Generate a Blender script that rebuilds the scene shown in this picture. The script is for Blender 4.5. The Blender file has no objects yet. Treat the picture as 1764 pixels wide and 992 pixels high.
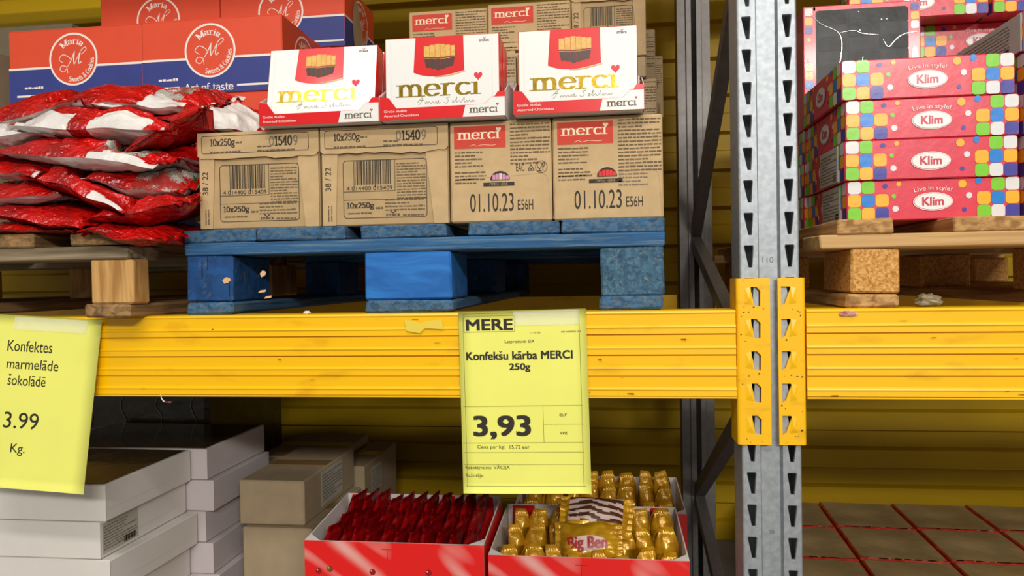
import bpy, math, random
from mathutils import Vector, Matrix, noise
random.seed(7)
R_ = math.radians
SC = bpy.context.scene
COL = SC.collection

# ------------------------------------------------------------------ camera, world, lights, exposure
CAM = Vector((-0.24371, -1.15336, 0.05231))
RW = Matrix(((0.99170428, 0.01485114, 0.12767953),
             (0.12746795, 0.01441779, -0.99173789),
             (-0.01656929, 0.99978576, 0.01240514)))
cam_d = bpy.data.cameras.new('camera'); cam = bpy.data.objects.new('camera', cam_d); COL.objects.link(cam)
cam_d.sensor_width = 36.0; cam_d.lens = 1274.0 * 36.0 / 1764.0; cam_d.clip_start = 0.05
cam.matrix_world = Matrix.Translation(CAM) @ RW.to_4x4()
SC.camera = cam

def ray(px, py): return RW @ Vector((px - 882.0, -(py - 496.0), -1274.0))
def at(px, py, y):
    r = ray(px, py); return CAM + r * ((y - CAM.y) / r.y)

SC.view_settings.view_transform = 'Standard'; SC.view_settings.look = 'None'
SC.view_settings.gamma = 1.0; SC.view_settings.use_curve_mapping = False
SC.view_settings.exposure = 0.22
world = bpy.data.worlds.new('hall'); SC.world = world; world.use_nodes = True
world.node_tree.nodes['Background'].inputs[0].default_value = (1.0, 0.96, 0.90, 1)
world.node_tree.nodes['Background'].inputs[1].default_value = 0.25

def strip_light(x, y, z, power, sx, sy, target):
    l = bpy.data.lights.new('ceiling_strip_light', 'AREA'); l.shape = 'RECTANGLE'; l.size = sx; l.size_y = sy
    l.energy = power; l.color = (1.0, 0.955, 0.87)
    o = bpy.data.objects.new('ceiling_strip_light', l); COL.objects.link(o); o.location = (x, y, z)
    o.rotation_euler = (Vector(target) - o.location).to_track_quat('-Z', 'Y').to_euler()
strip_light(1.6, -6.0, 2.15, 205, 2.4, 0.25, (-.4, .2, 0))
strip_light(-0.6, -2.6, 2.35, 44, 2.6, 0.2, (-.4, .2, .1))
strip_light(0.2, -1.15, 2.6, 24, 2.8, 0.16, (-.3, .25, .1))

# ------------------------------------------------------------------ materials
def lin(c):
    return tuple(((x / 255.0) / 12.92 if x / 255.0 <= .04045 else ((x / 255.0 + .055) / 1.055) ** 2.4) for x in c) + (1.0,)

def nd(t, kind, **kw):
    n = t.nodes.new(kind)
    for k, v in kw.items(): setattr(n, k, v)
    return n

def mat(name, rgb, rough=.6, metal=0.0, var=.0, vscale=20.0, bump=0.0, bscale=150.0, coat=0.0, spec=.5, stretch=None, bdist=.001, rgb2=None, detail=4.0, lo=.35, hi=.7):
    m = bpy.data.materials.new(name); m.use_nodes = True; t = m.node_tree
    b = t.nodes['Principled BSDF']; c = lin(rgb)
    b.inputs['Base Color'].default_value = c; b.inputs['Roughness'].default_value = rough
    b.inputs['Metallic'].default_value = metal; b.inputs['Coat Weight'].default_value = coat
    b.inputs['Coat Roughness'].default_value = .08; b.inputs['Specular IOR Level'].default_value = spec
    tc = nd(t, 'ShaderNodeTexCoord'); mp = nd(t, 'ShaderNodeMapping')
    t.links.new(tc.outputs['Object'], mp.inputs[0])
    if stretch: mp.inputs['Scale'].default_value = stretch
    if var > 0 or rgb2:
        n = nd(t, 'ShaderNodeTexNoise'); n.inputs['Scale'].default_value = vscale; n.inputs['Detail'].default_value = detail
        t.links.new(mp.outputs[0], n.inputs['Vector'])
        r = nd(t, 'ShaderNodeValToRGB'); e = r.color_ramp.elements
        e[0].position = lo; e[1].position = hi
        d = lin(rgb2) if rgb2 else tuple(x * (1 - var) for x in c[:3]) + (1,)
        e[0].color = d; e[1].color = c
        t.links.new(n.outputs['Fac'], r.inputs[0]); t.links.new(r.outputs[0], b.inputs['Base Color'])
    if bump > 0:
        n2 = nd(t, 'ShaderNodeTexNoise'); n2.inputs['Scale'].default_value = bscale; n2.inputs['Detail'].default_value = 3
        t.links.new(mp.outputs[0], n2.inputs['Vector'])
        bp = nd(t, 'ShaderNodeBump'); bp.inputs['Strength'].default_value = bump; bp.inputs['Distance'].default_value = bdist
        t.links.new(n2.outputs['Fac'], bp.inputs['Height']); t.links.new(bp.outputs[0], b.inputs['Normal'])
    return m

M = {}
M['kraft'] = mat('kraft_board', (196, 166, 122), .8, var=.14, vscale=35, bump=.12, bscale=260)
M['kraft2'] = mat('kraft_board_dull', (176, 152, 116), .8, var=.16, vscale=30, bump=.1)
M['kraft_recess'] = mat('kraft_board_inner', (180, 152, 110), .85, var=.12, vscale=35)
M['ink'] = mat('black_ink', (38, 32, 26), .7)
M['ink_soft'] = mat('brown_ink', (104, 86, 62), .8)
M['ink_grey'] = mat('grey_ink', (120, 110, 95), .8)
M['red_print'] = mat('brick_red_print', (206, 62, 42), .7, var=.1, vscale=60)
M['cream'] = mat('cream_print', (240, 222, 190), .7)
M['white_gloss'] = mat('white_coated_board', (226, 226, 223), .3, coat=.15)
M['white_board'] = mat('white_board', (226, 221, 216), .6, var=.05, vscale=12, bump=.05)
M['white_line'] = mat('greyer_white', (214, 214, 212), .4)  # slightly greyer white for thin flat lines on white board
M['red_gloss'] = mat('red_coated_board', (218, 20, 26), .3, coat=.25, var=.12, vscale=9)
M['red_dark'] = mat('dark_red_board', (150, 14, 18), .35)
M['gold'] = mat('gold_foil', (214, 176, 60), .22, metal=.9, var=.35, vscale=140, bump=.15, bscale=90)
M['choc'] = mat('brown_chocolate_print', (74, 38, 24), .4, var=.3, vscale=90)
M['goldprint'] = mat('gold_printed_wrap', (226, 178, 84), .4, var=.25, vscale=160)
M['heart'] = mat('heart_red', (206, 24, 44), .4)
M['paper'] = mat('yellow_paper', (234, 234, 112), .7, var=.04, vscale=14, bump=.06, bscale=40)
M['line'] = mat('printed_rule', (120, 122, 60), .7)
M['orange'] = mat('orange_red_board', (222, 76, 44), .5, var=.07, vscale=14, coat=.1)
M['blue_print'] = mat('navy_board', (50, 62, 134), .5, var=.08, vscale=14, coat=.1)
M['white_print'] = mat('white_print', (238, 226, 218), .6)
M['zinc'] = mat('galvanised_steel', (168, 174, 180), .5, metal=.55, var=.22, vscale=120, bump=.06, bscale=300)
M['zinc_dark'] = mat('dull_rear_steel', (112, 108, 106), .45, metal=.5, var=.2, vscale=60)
M['stamp'] = mat('stamped_mark', (110, 114, 118), .5, metal=.7)
M['pink_print'] = mat('pink_gift_board', (216, 60, 80), .3, coat=.12, spec=.4, var=.08, vscale=50, bump=.25, bscale=45, bdist=.0015)
for nme, c in (('sq_green', (120, 196, 40)), ('sq_orange', (246, 172, 40)), ('sq_blue', (24, 122, 206)), ('sq_navy', (66, 62, 150)), ('sq_white', (216, 214, 214))):
    M[nme] = mat(nme, c, .3, coat=.12, spec=.4, bump=.25, bscale=45, bdist=.0015)
M['klim_red'] = mat('dark_pink_ink', (196, 34, 62), .3, coat=.4)
M['window_dark'] = mat('dark_clear_window', (54, 54, 56), .3, spec=.12, var=.35, vscale=18, bump=.35, bscale=14, bdist=.004)
M['label_grey'] = mat('paper_sticker', (186, 182, 172), .6, var=.06, vscale=40)
M['wrap_top'] = mat('film_over_dark_boxes', (186, 164, 122), .2, spec=.8, var=.4, vscale=9, bump=.5, bscale=22, bdist=.003)  # pale tone carries the yellow wall's reflection in the base colour
M['wrap_red'] = mat('film_over_red_rims', (214, 60, 44), .2, spec=.8, var=.5, vscale=40, bump=.4, bscale=40, bdist=.002)
M['wrap_white'] = mat('painted_film_glints', (214, 196, 176), .2, coat=.8)
M['shaded_film'] = mat('shaded_film', (58, 48, 26), .25, coat=.3, var=.5, vscale=10, bump=.6, bscale=16, bdist=.006)
M['floor'] = mat('concrete', (128, 124, 118), .7, var=.2, vscale=6)
M['dirt'] = mat('grime', (96, 74, 14), .7)
M['chip'] = mat('bare_steel_scratch', (60, 52, 40), .6)
M['splinter'] = mat('bare_wood_chip', (216, 172, 128), .8)
M['crack'] = mat('wood_crack', (44, 32, 20), .9)

def yellow_mat(name, rgb, rgb2, sc, rough=.34):
    m = mat(name, rgb, rough, rgb2=rgb2, vscale=sc, lo=.22, hi=.42, coat=.2, detail=8, stretch=(.35, 1, 1), bump=.05, bscale=60)
    return m
M['yellow'] = yellow_mat('yellow_enamel', (244, 188, 2), (214, 156, 4), 26)
M['yellow_plate'] = yellow_mat('yellow_enamel_worn', (244, 186, 4), (206, 146, 10), 44)
M['yellow_wall'] = mat('yellow_sheet_metal', (176, 142, 0), .5, spec=.25, var=.15, vscale=5, stretch=(.3, 1, 3))

def wood(name, c1, c2, st, scale=26, rough=.75, worn=None, wlo=.52, whi=.6):
    m = bpy.data.materials.new(name); m.use_nodes = True; t = m.node_tree; b = t.nodes['Principled BSDF']
    b.inputs['Roughness'].default_value = rough; b.inputs['Specular IOR Level'].default_value = .3
    tc = nd(t, 'ShaderNodeTexCoord'); mp = nd(t, 'ShaderNodeMapping'); mp.inputs['Scale'].default_value = st
    oi = nd(t, 'ShaderNodeObjectInfo'); va = nd(t, 'ShaderNodeVectorMath', operation='ADD')
    ml = nd(t, 'ShaderNodeMath', operation='MULTIPLY'); ml.inputs[1].default_value = 9.0
    t.links.new(oi.outputs['Random'], ml.inputs[0]); t.links.new(tc.outputs['Object'], va.inputs[0]); t.links.new(ml.outputs[0], va.inputs[1])
    t.links.new(va.outputs[0], mp.inputs[0])
    n = nd(t, 'ShaderNodeTexNoise'); n.inputs['Scale'].default_value = scale; n.inputs['Detail'].default_value = 8; n.inputs['Distortion'].default_value = .8
    t.links.new(mp.outputs[0], n.inputs['Vector'])
    r = nd(t, 'ShaderNodeValToRGB'); e = r.color_ramp.elements; e[0].position = .36; e[1].position = .64; e[0].color = lin(c2); e[1].color = lin(c1)
    t.links.new(n.outputs['Fac'], r.inputs[0]); out = r.outputs[0]
    if worn:
        n3 = nd(t, 'ShaderNodeTexNoise'); n3.inputs['Scale'].default_value = scale * 1.6; n3.inputs['Detail'].default_value = 10; n3.inputs['Roughness'].default_value = .7
        t.links.new(mp.outputs[0], n3.inputs['Vector'])
        r3 = nd(t, 'ShaderNodeValToRGB'); r3.color_ramp.elements[0].position = wlo; r3.color_ramp.elements[1].position = whi
        t.links.new(n3.outputs['Fac'], r3.inputs[0])
        mx = nd(t, 'ShaderNodeMix', data_type='RGBA'); t.links.new(r3.outputs[0], mx.inputs['Factor'])
        t.links.new(out, mx.inputs['A']); mx.inputs['B'].default_value = lin(worn); out = mx.outputs['Result']
    t.links.new(out, b.inputs['Base Color'])
    n2 = nd(t, 'ShaderNodeTexNoise'); n2.inputs['Scale'].default_value = scale * 2.5; n2.inputs['Detail'].default_value = 6
    t.links.new(mp.outputs[0], n2.inputs['Vector'])
    bp = nd(t, 'ShaderNodeBump'); bp.inputs['Strength'].default_value = .35; bp.inputs['Distance'].default_value = .002
    t.links.new(n2.outputs['Fac'], bp.inputs['Height']); t.links.new(bp.outputs[0], b.inputs['Normal'])
    return m
GY, GX, GZ = (1, .06, 1.6), (.06, 1, 1.6), (1, 1, .12)
M['w_y'] = wood('pine_grain_deep', (196, 152, 96), (142, 102, 58), GY, 60)
M['w_x'] = wood('pine_grain_across', (214, 176, 122), (172, 130, 80), GX, 40)
M['w_end'] = wood('pine_block', (222, 172, 100), (172, 112, 48), (1, 1, 1), 220)
M['g_y'] = wood('weathered_pine_deep', (160, 124, 80), (104, 78, 50), GY, 60)
M['g_x'] = wood('weathered_pine_across', (158, 142, 116), (100, 86, 66), GX, 40)
M['g_block'] = wood('weathered_block', (206, 162, 100), (166, 120, 66), (1.4, 1, .15), 50)
BW = (84, 104, 118)
M['b_y'] = wood('blue_paint_deep', (58, 102, 142), (34, 68, 100), GY, 70, .7, (92, 110, 122), .46, .66)
M['b_x'] = wood('blue_paint_across', (46, 98, 144), (30, 70, 110), GX, 60, .65, (106, 128, 142), .5, .66)
M['b_block'] = wood('blue_paint_block', (42, 116, 194), (30, 94, 168), (.3, 1, 1), 40, .55, (90, 130, 165), .66, .74)
M['b_blockd'] = wood('blue_paint_block_dark', (28, 78, 138), (22, 56, 100), (.5, 1, .5), 60, .6, (84, 108, 128), .56, .7)
M['b_worn'] = wood('blue_paint_worn', (66, 106, 132), (40, 70, 94), (1, 1, 1), 120, .7, (112, 126, 130), .54, .68)

def film_mat(name, rgb, rgb2, vs, rough=.22, bs=38, bstr=.9, metal=0.0, bd=.006):
    m = mat(name, rgb, rough, rgb2=rgb2, vscale=vs, lo=.3, hi=.62, coat=0.0, spec=.75, bump=bstr, bscale=bs, bdist=bd, metal=metal, detail=5)
    return m
M['bag_red'] = film_mat('red_bag_film', (200, 16, 12), (122, 5, 6), 11, .16, 75, 1.0, bd=.009)
M['bag_white'] = film_mat('white_bag_film', (226, 222, 218), (196, 190, 186), 16, .3, 45, .7)
M['bag_seal'] = film_mat('crimped_red_film', (206, 24, 26), (160, 10, 14), 60, .25, 120, .6, bd=.002)
def candy_mat():
    m = bpy.data.materials.new('sweets_behind_clear_film'); m.use_nodes = True; t = m.node_tree; b = t.nodes['Principled BSDF']
    tc = nd(t, 'ShaderNodeTexCoord'); v = nd(t, 'ShaderNodeTexVoronoi'); v.inputs['Scale'].default_value = 62; v.inputs['Randomness'].default_value = 1
    n = nd(t, 'ShaderNodeTexNoise'); n.inputs['Scale'].default_value = 60
    mx = nd(t, 'ShaderNodeMix', data_type='VECTOR'); mx.inputs['Factor'].default_value = .03
    t.links.new(tc.outputs['Object'], mx.inputs[4]); t.links.new(n.outputs['Color'], mx.inputs[5])
    t.links.new(mx.outputs[1], v.inputs['Vector'])
    sp = nd(t, 'ShaderNodeSeparateColor'); t.links.new(v.outputs['Color'], sp.inputs[0])
    r = nd(t, 'ShaderNodeValToRGB'); cr = r.color_ramp; cr.interpolation = 'CONSTANT'
    cols = [(0, (188, 186, 176)), (.22, (196, 30, 26)), (.42, (128, 122, 106)), (.5, (16, 110, 62)), (.66, (226, 222, 216)), (.82, (176, 44, 30))]
    cr.elements[0].position = 0; cr.elements[0].color = lin(cols[0][1]); cr.elements[1].position = cols[1][0]; cr.elements[1].color = lin(cols[1][1])
    for p, c in cols[2:]:
        e = cr.elements.new(p); e.color = lin(c)
    t.links.new(sp.outputs[0], r.inputs[0]); t.links.new(r.outputs[0], b.inputs['Base Color'])
    b.inputs['Roughness'].default_value = .16; b.inputs['Specular IOR Level'].default_value = .9
    bp = nd(t, 'ShaderNodeBump'); bp.inputs['Strength'].default_value = .7; bp.inputs['Distance'].default_value = .006
    t.links.new(v.outputs['Distance'], bp.inputs['Height']); t.links.new(bp.outputs[0], b.inputs['Normal'])
    return m
M['candy'] = candy_mat()
M['pk_red'] = film_mat('red_foil', (160, 6, 10), (104, 2, 8), 40, .25, 60, .7, bd=.004)
M['pk_gold'] = film_mat('golden_foil', (222, 170, 30), (176, 120, 16), 40, .28, 60, .6, .25, bd=.004)
M['pk_white'] = mat('pale_print', (214, 190, 180), .4)
M['pk_brown'] = mat('brown_print', (84, 46, 28), .4)
M['pk_redtxt'] = mat('red_lettering', (176, 20, 24), .4)
M['disp_red'] = mat('red_display_board', (224, 22, 20), .35, coat=.25)
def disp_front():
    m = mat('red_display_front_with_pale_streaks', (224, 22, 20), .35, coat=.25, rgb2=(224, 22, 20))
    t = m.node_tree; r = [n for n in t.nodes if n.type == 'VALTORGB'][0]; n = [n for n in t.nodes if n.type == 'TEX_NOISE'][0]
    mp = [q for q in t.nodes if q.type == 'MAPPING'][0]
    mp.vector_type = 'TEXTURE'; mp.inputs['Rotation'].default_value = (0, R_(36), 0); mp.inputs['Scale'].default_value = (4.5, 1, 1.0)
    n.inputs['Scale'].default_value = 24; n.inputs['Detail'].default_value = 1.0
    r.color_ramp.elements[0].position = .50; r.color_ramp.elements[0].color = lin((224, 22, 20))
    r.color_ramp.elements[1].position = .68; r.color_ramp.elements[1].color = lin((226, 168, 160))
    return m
M['disp_front'] = disp_front()
def tape_mat():
    m = bpy.data.materials.new('clear_tape'); m.use_nodes = True; t = m.node_tree; b = t.nodes['Principled BSDF']
    b.inputs['Base Color'].default_value = (1, 1, .9, 1); b.inputs['Roughness'].default_value = .08; b.inputs['Alpha'].default_value = .22
    n = nd(t, 'ShaderNodeTexNoise'); n.inputs['Scale'].default_value = 45
    tc = nd(t, 'ShaderNodeTexCoord'); t.links.new(tc.outputs['Object'], n.inputs['Vector'])
    bp = nd(t, 'ShaderNodeBump'); bp.inputs['Strength'].default_value = .6; bp.inputs['Distance'].default_value = .003
    t.links.new(n.outputs['Fac'], bp.inputs['Height']); t.links.new(bp.outputs[0], b.inputs['Normal'])
    return m
M['tape'] = tape_mat()

# ------------------------------------------------------------------ text meshes and drawn lettering
_tc = {}
_tcurve = bpy.data.curves.new('lettering', 'FONT'); _tobj = bpy.data.objects.new('lettering', _tcurve); COL.objects.link(_tobj)
def _raw(s, bold):
    k = (s, bold)
    if k in _tc: return _tc[k]
    _tcurve.body = s; _tcurve.resolution_u = 4; _tcurve.offset = 0.0
    bpy.context.view_layer.update()
    e = _tobj.evaluated_get(bpy.context.evaluated_depsgraph_get()); me = e.to_mesh()
    vs = [(v.co.x, v.co.y) for v in me.vertices]; fs = [tuple(p.vertices) for p in me.polygons]
    e.to_mesh_clear()
    if bold:                                                # heavier strokes: the outline printed again a little aside
        V, Fc = [], []
        for q, (dx, dy) in enumerate(((-.03, -.018), (.03, -.018), (.03, .018), (-.03, .018), (0, 0))):
            n = len(V); V += [(x + dx, y + dy, q * .06) for x, y in vs]; Fc += [tuple(n + k for k in f) for f in fs]
        vs, fs = V, Fc
    _tc[k] = (vs, fs); return vs, fs
DIA = {'ā': ('a', 'm'), 'ē': ('e', 'm'), 'š': ('s', 'v'), 'ž': ('z', 'v'), 'Ā': ('A', 'M')}
def text_mesh(s, bold=False):
    base = ''.join(DIA[c][0] if c in DIA else c for c in s)
    vs, fs = _raw(base, bold); vs = list(vs); fs = list(fs)
    wdot = max(v[0] for v in _raw('..', bold)[0]) - max(v[0] for v in _raw('.', bold)[0])
    th = .085 if bold else .06
    for i, c in enumerate(s):
        if c in DIA:
            # left / right extent of the glyph in the line
            pre = base[:i]; a = 0
            if pre:
                a = max(v[0] for v in _raw(pre + '.', bold)[0]) - max(v[0] for v in _raw('.', bold)[0])
            g = _raw(DIA[c][0], bold)[0]; x0 = a + min(v[0] for v in g); x1 = a + max(v[0] for v in g); xm = (x0 + x1) / 2
            n = len(vs); y = .80 if DIA[c][1] == 'M' else .60
            if DIA[c][1] in 'mM':
                vs += [(xm - .15, y), (xm + .15, y), (xm + .15, y + th), (xm - .15, y + th)]; fs.append((n, n + 1, n + 2, n + 3))
            else:
                vs += [(xm, y - .01), (xm + .16, y + .13), (xm + .07, y + .13), (xm, y + .07), (xm - .07, y + .13), (xm - .16, y + .13)]
                fs += [(n, n + 1, n + 2, n + 3), (n, n + 3, n + 4, n + 5)]
    return vs, fs

def arc(cx, cy, rx, ry, a0, a1, n=14):
    return [(cx + rx * math.cos(R_(a0 + (a1 - a0) * i / n)), cy + ry * math.sin(R_(a0 + (a1 - a0) * i / n))) for i in range(n + 1)]
# glyphs drawn with a broad pen: (advance, [stroke ...]); stroke = point list; x height .46, cap height .68
def ser(x, y, w=.11): return [(x - w, y), (x + w, y)]
GL = {}
def _g(c, adv, *st): GL[c] = (adv, list(st))
_g('m', .86, [(.14, 0), (.14, .44)], ser(.14, 0), [(.05, .44), (.14, .44)], arc(.29, .26, .15, .19, 150, 0) + [(.44, 0)], ser(.44, 0), arc(.59, .26, .15, .19, 150, 0) + [(.74, 0)], ser(.74, 0))
_g('e', .54, arc(.28, .225, .21, .225, 8, 322, 24), [(.09, .24), (.47, .24)])
_g('r', .46, [(.14, 0), (.14, .44)], ser(.14, 0), [(.05, .44), (.14, .44)], arc(.31, .27, .17, .18, 155, 55))
_g('c', .50, arc(.28, .225, .21, .225, 45, 318, 22))
_g('i', .30, [(.15, 0), (.15, .44)], ser(.15, 0), [(.06, .44), (.15, .44)], [(.15, .6), (.15, .62)])
_g('I', .30, [(.15, 0), (.15, .44)], ser(.15, 0), [(.06, .44), (.15, .44)])
_g('M', .90, [(.16, 0), (.16, .66)], ser(.16, 0), ser(.13, .66, .07), [(.16, .66), (.45, .04)], [(.45, .04), (.74, .66)], [(.74, .66), (.74, 0)], ser(.74, 0), ser(.77, .66, .07))
_g('a', .52, arc(.23, .31, .16, .15, 150, 0) + [(.39, .08), (.46, .01)], arc(.22, .13, .15, .125, 75, 360, 18))
_g('A', .72, [(.1, 0), (.36, .68)], [(.36, .68), (.62, 0)], [(.2, .22), (.52, .22)], ser(.1, 0, .09), ser(.62, 0, .1))
_g('t', .36, [(.17, .6), (.17, .1)] + arc(.26, .1, .09, .09, 180, 300, 8), [(.06, .43), (.32, .43)])
_g('o', .54, arc(.27, .225, .21, .225, 0, 360, 26))
_g('f', .36, [(.15, 0), (.15, .54)] + arc(.26, .54, .11, .14, 180, 50, 8), [(.05, .43), (.31, .43)], ser(.15, 0))
_g('s', .42, arc(.2, .335, .13, .115, 40, 250, 14) + arc(.21, .115, .14, .11, 80, -150, 14))
_g('S', .54, arc(.27, .51, .18, .16, 40, 250, 14) + arc(.27, .17, .19, .17, 80, -150, 14))
_g('w', .74, [(.06, .44), (.22, 0)], [(.22, 0), (.37, .44)], [(.37, .44), (.53, 0)], [(.53, 0), (.68, .44)], ser(.07, .44, .07), ser(.67, .44, .06))
_g('C', .64, arc(.36, .34, .28, .33, 45, 315, 24))
_g('k', .52, [(.13, 0), (.13, .68)], ser(.13, 0), [(.15, .2), (.4, .44)], [(.22, .26), (.44, 0)], ser(.44, 0, .08))
_g('&', .7, arc(.3, .52, .13, .14, -40, 220, 16) + [(.22, .42), (.6, .0)], arc(.26, .17, .18, .17, 120, 330, 16) + [(.55, .36)])
_g('g', .52, arc(.24, .29, .17, .15, 0, 360, 22), arc(.25, -.08, .2, .12, 0, 360, 22), [(.36, .4), (.47, .44)], [(.14, .16), (.1, .08), (.2, .03)])
_g('x', .52, [(.08, .44), (.42, 0)], [(.42, .44), (.08, 0)], ser(.09, .44, .07), ser(.41, .44, .06), ser(.09, 0, .07), ser(.42, 0, .08))
_g('0', .54, arc(.27, .33, .2, .33, 0, 360, 26))
_g('1', .40, [(.2, 0), (.2, .66)], ser(.2, 0, .12), [(.07, .58), (.2, .66)])
_g('2', .54, arc(.26, .46, .18, .19, 160, -40, 14) + [(.08, .03)], [(.08, .03), (.46, .03)])
_g('5', .54, [(.13, .64), (.44, .64)], [(.15, .64), (.12, .36)], arc(.25, .2, .19, .2, 120, -150, 18))
_g('4', .56, [(.37, 0), (.37, .66)], [(.37, .66), (.05, .2)], [(.05, .2), (.5, .2)], ser(.37, 0, .1))
_g('9', .54, arc(.27, .45, .19, .2, 0, 360, 22), arc(.1, .44, .36, .43, 0, -80, 12))
_g(' ', .26)
def hull(pts):
    pts = sorted(set((round(p[0], 6), round(p[1], 6)) for p in pts))
    if len(pts) < 3: return pts
    def half(ps):
        h = []
        for p in ps:
            while len(h) > 1 and (h[-1][0] - h[-2][0]) * (p[1] - h[-2][1]) - (h[-1][1] - h[-2][1]) * (p[0] - h[-2][0]) <= 0: h.pop()
            h.append(p)
        return h
    a = half(pts); b = half(pts[::-1]); return a[:-1] + b[:-1]
def pen_mesh(s, nw=.11, nh=.035, track=0.0):
    vs, fs = [], []; x = 0
    for c in s:
        adv, st = GL[c]
        for k in st:
            for (a, b) in zip(k[:-1], k[1:]):
                pts = [(q[0] + x + dx * nw / 2, q[1] + dy * nh / 2) for q in (a, b) for dx in (-1, 1) for dy in (-1, 1)]
                h = hull(pts); n = len(vs); vs += [(p[0], p[1], (len(fs) % 9) * .06) for p in h]; fs.append(tuple(range(n, n + len(h))))
        x += adv + track
    return vs, fs
def stroke_mesh(line, w0, w1=None):
    """a drawn line of round-ish pen width that swells from w0 to w1 and back"""
    vs, fs = [], []; n = len(line); w1 = w1 or w0
    for i in range(n - 1):
        (x0, y0), (x1, y1) = line[i], line[i + 1]
        d = math.hypot(x1 - x0, y1 - y0) or 1; nx, ny = -(y1 - y0) / d, (x1 - x0) / d
        a = (w0 + (w1 - w0) * math.sin(math.pi * i / (n - 1))) / 2; b = (w0 + (w1 - w0) * math.sin(math.pi * (i + 1) / (n - 1))) / 2
        k = len(vs); vs += [(x0 + nx * a, y0 + ny * a), (x0 - nx * a, y0 - ny * a), (x1 - nx * b, y1 - ny * b), (x1 + nx * b, y1 + ny * b)]
        fs.append((k, k + 1, k + 2, k + 3))
    return vs, fs
def spline(pts, n=8):
    o = []
    P = [pts[0]] + list(pts) + [pts[-1]]
    for i in range(1, len(P) - 2):
        for k in range(n):
            t = k / n; a, b, c, d = P[i - 1], P[i], P[i + 1], P[i + 2]
            o.append(tuple(.5 * (2 * b[j] + (c[j] - a[j]) * t + (2 * a[j] - 5 * b[j] + 4 * c[j] - d[j]) * t * t + (3 * b[j] - a[j] - 3 * c[j] + d[j]) * t ** 3) for j in (0, 1)))
    o.append(tuple(pts[-1])); return o

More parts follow.
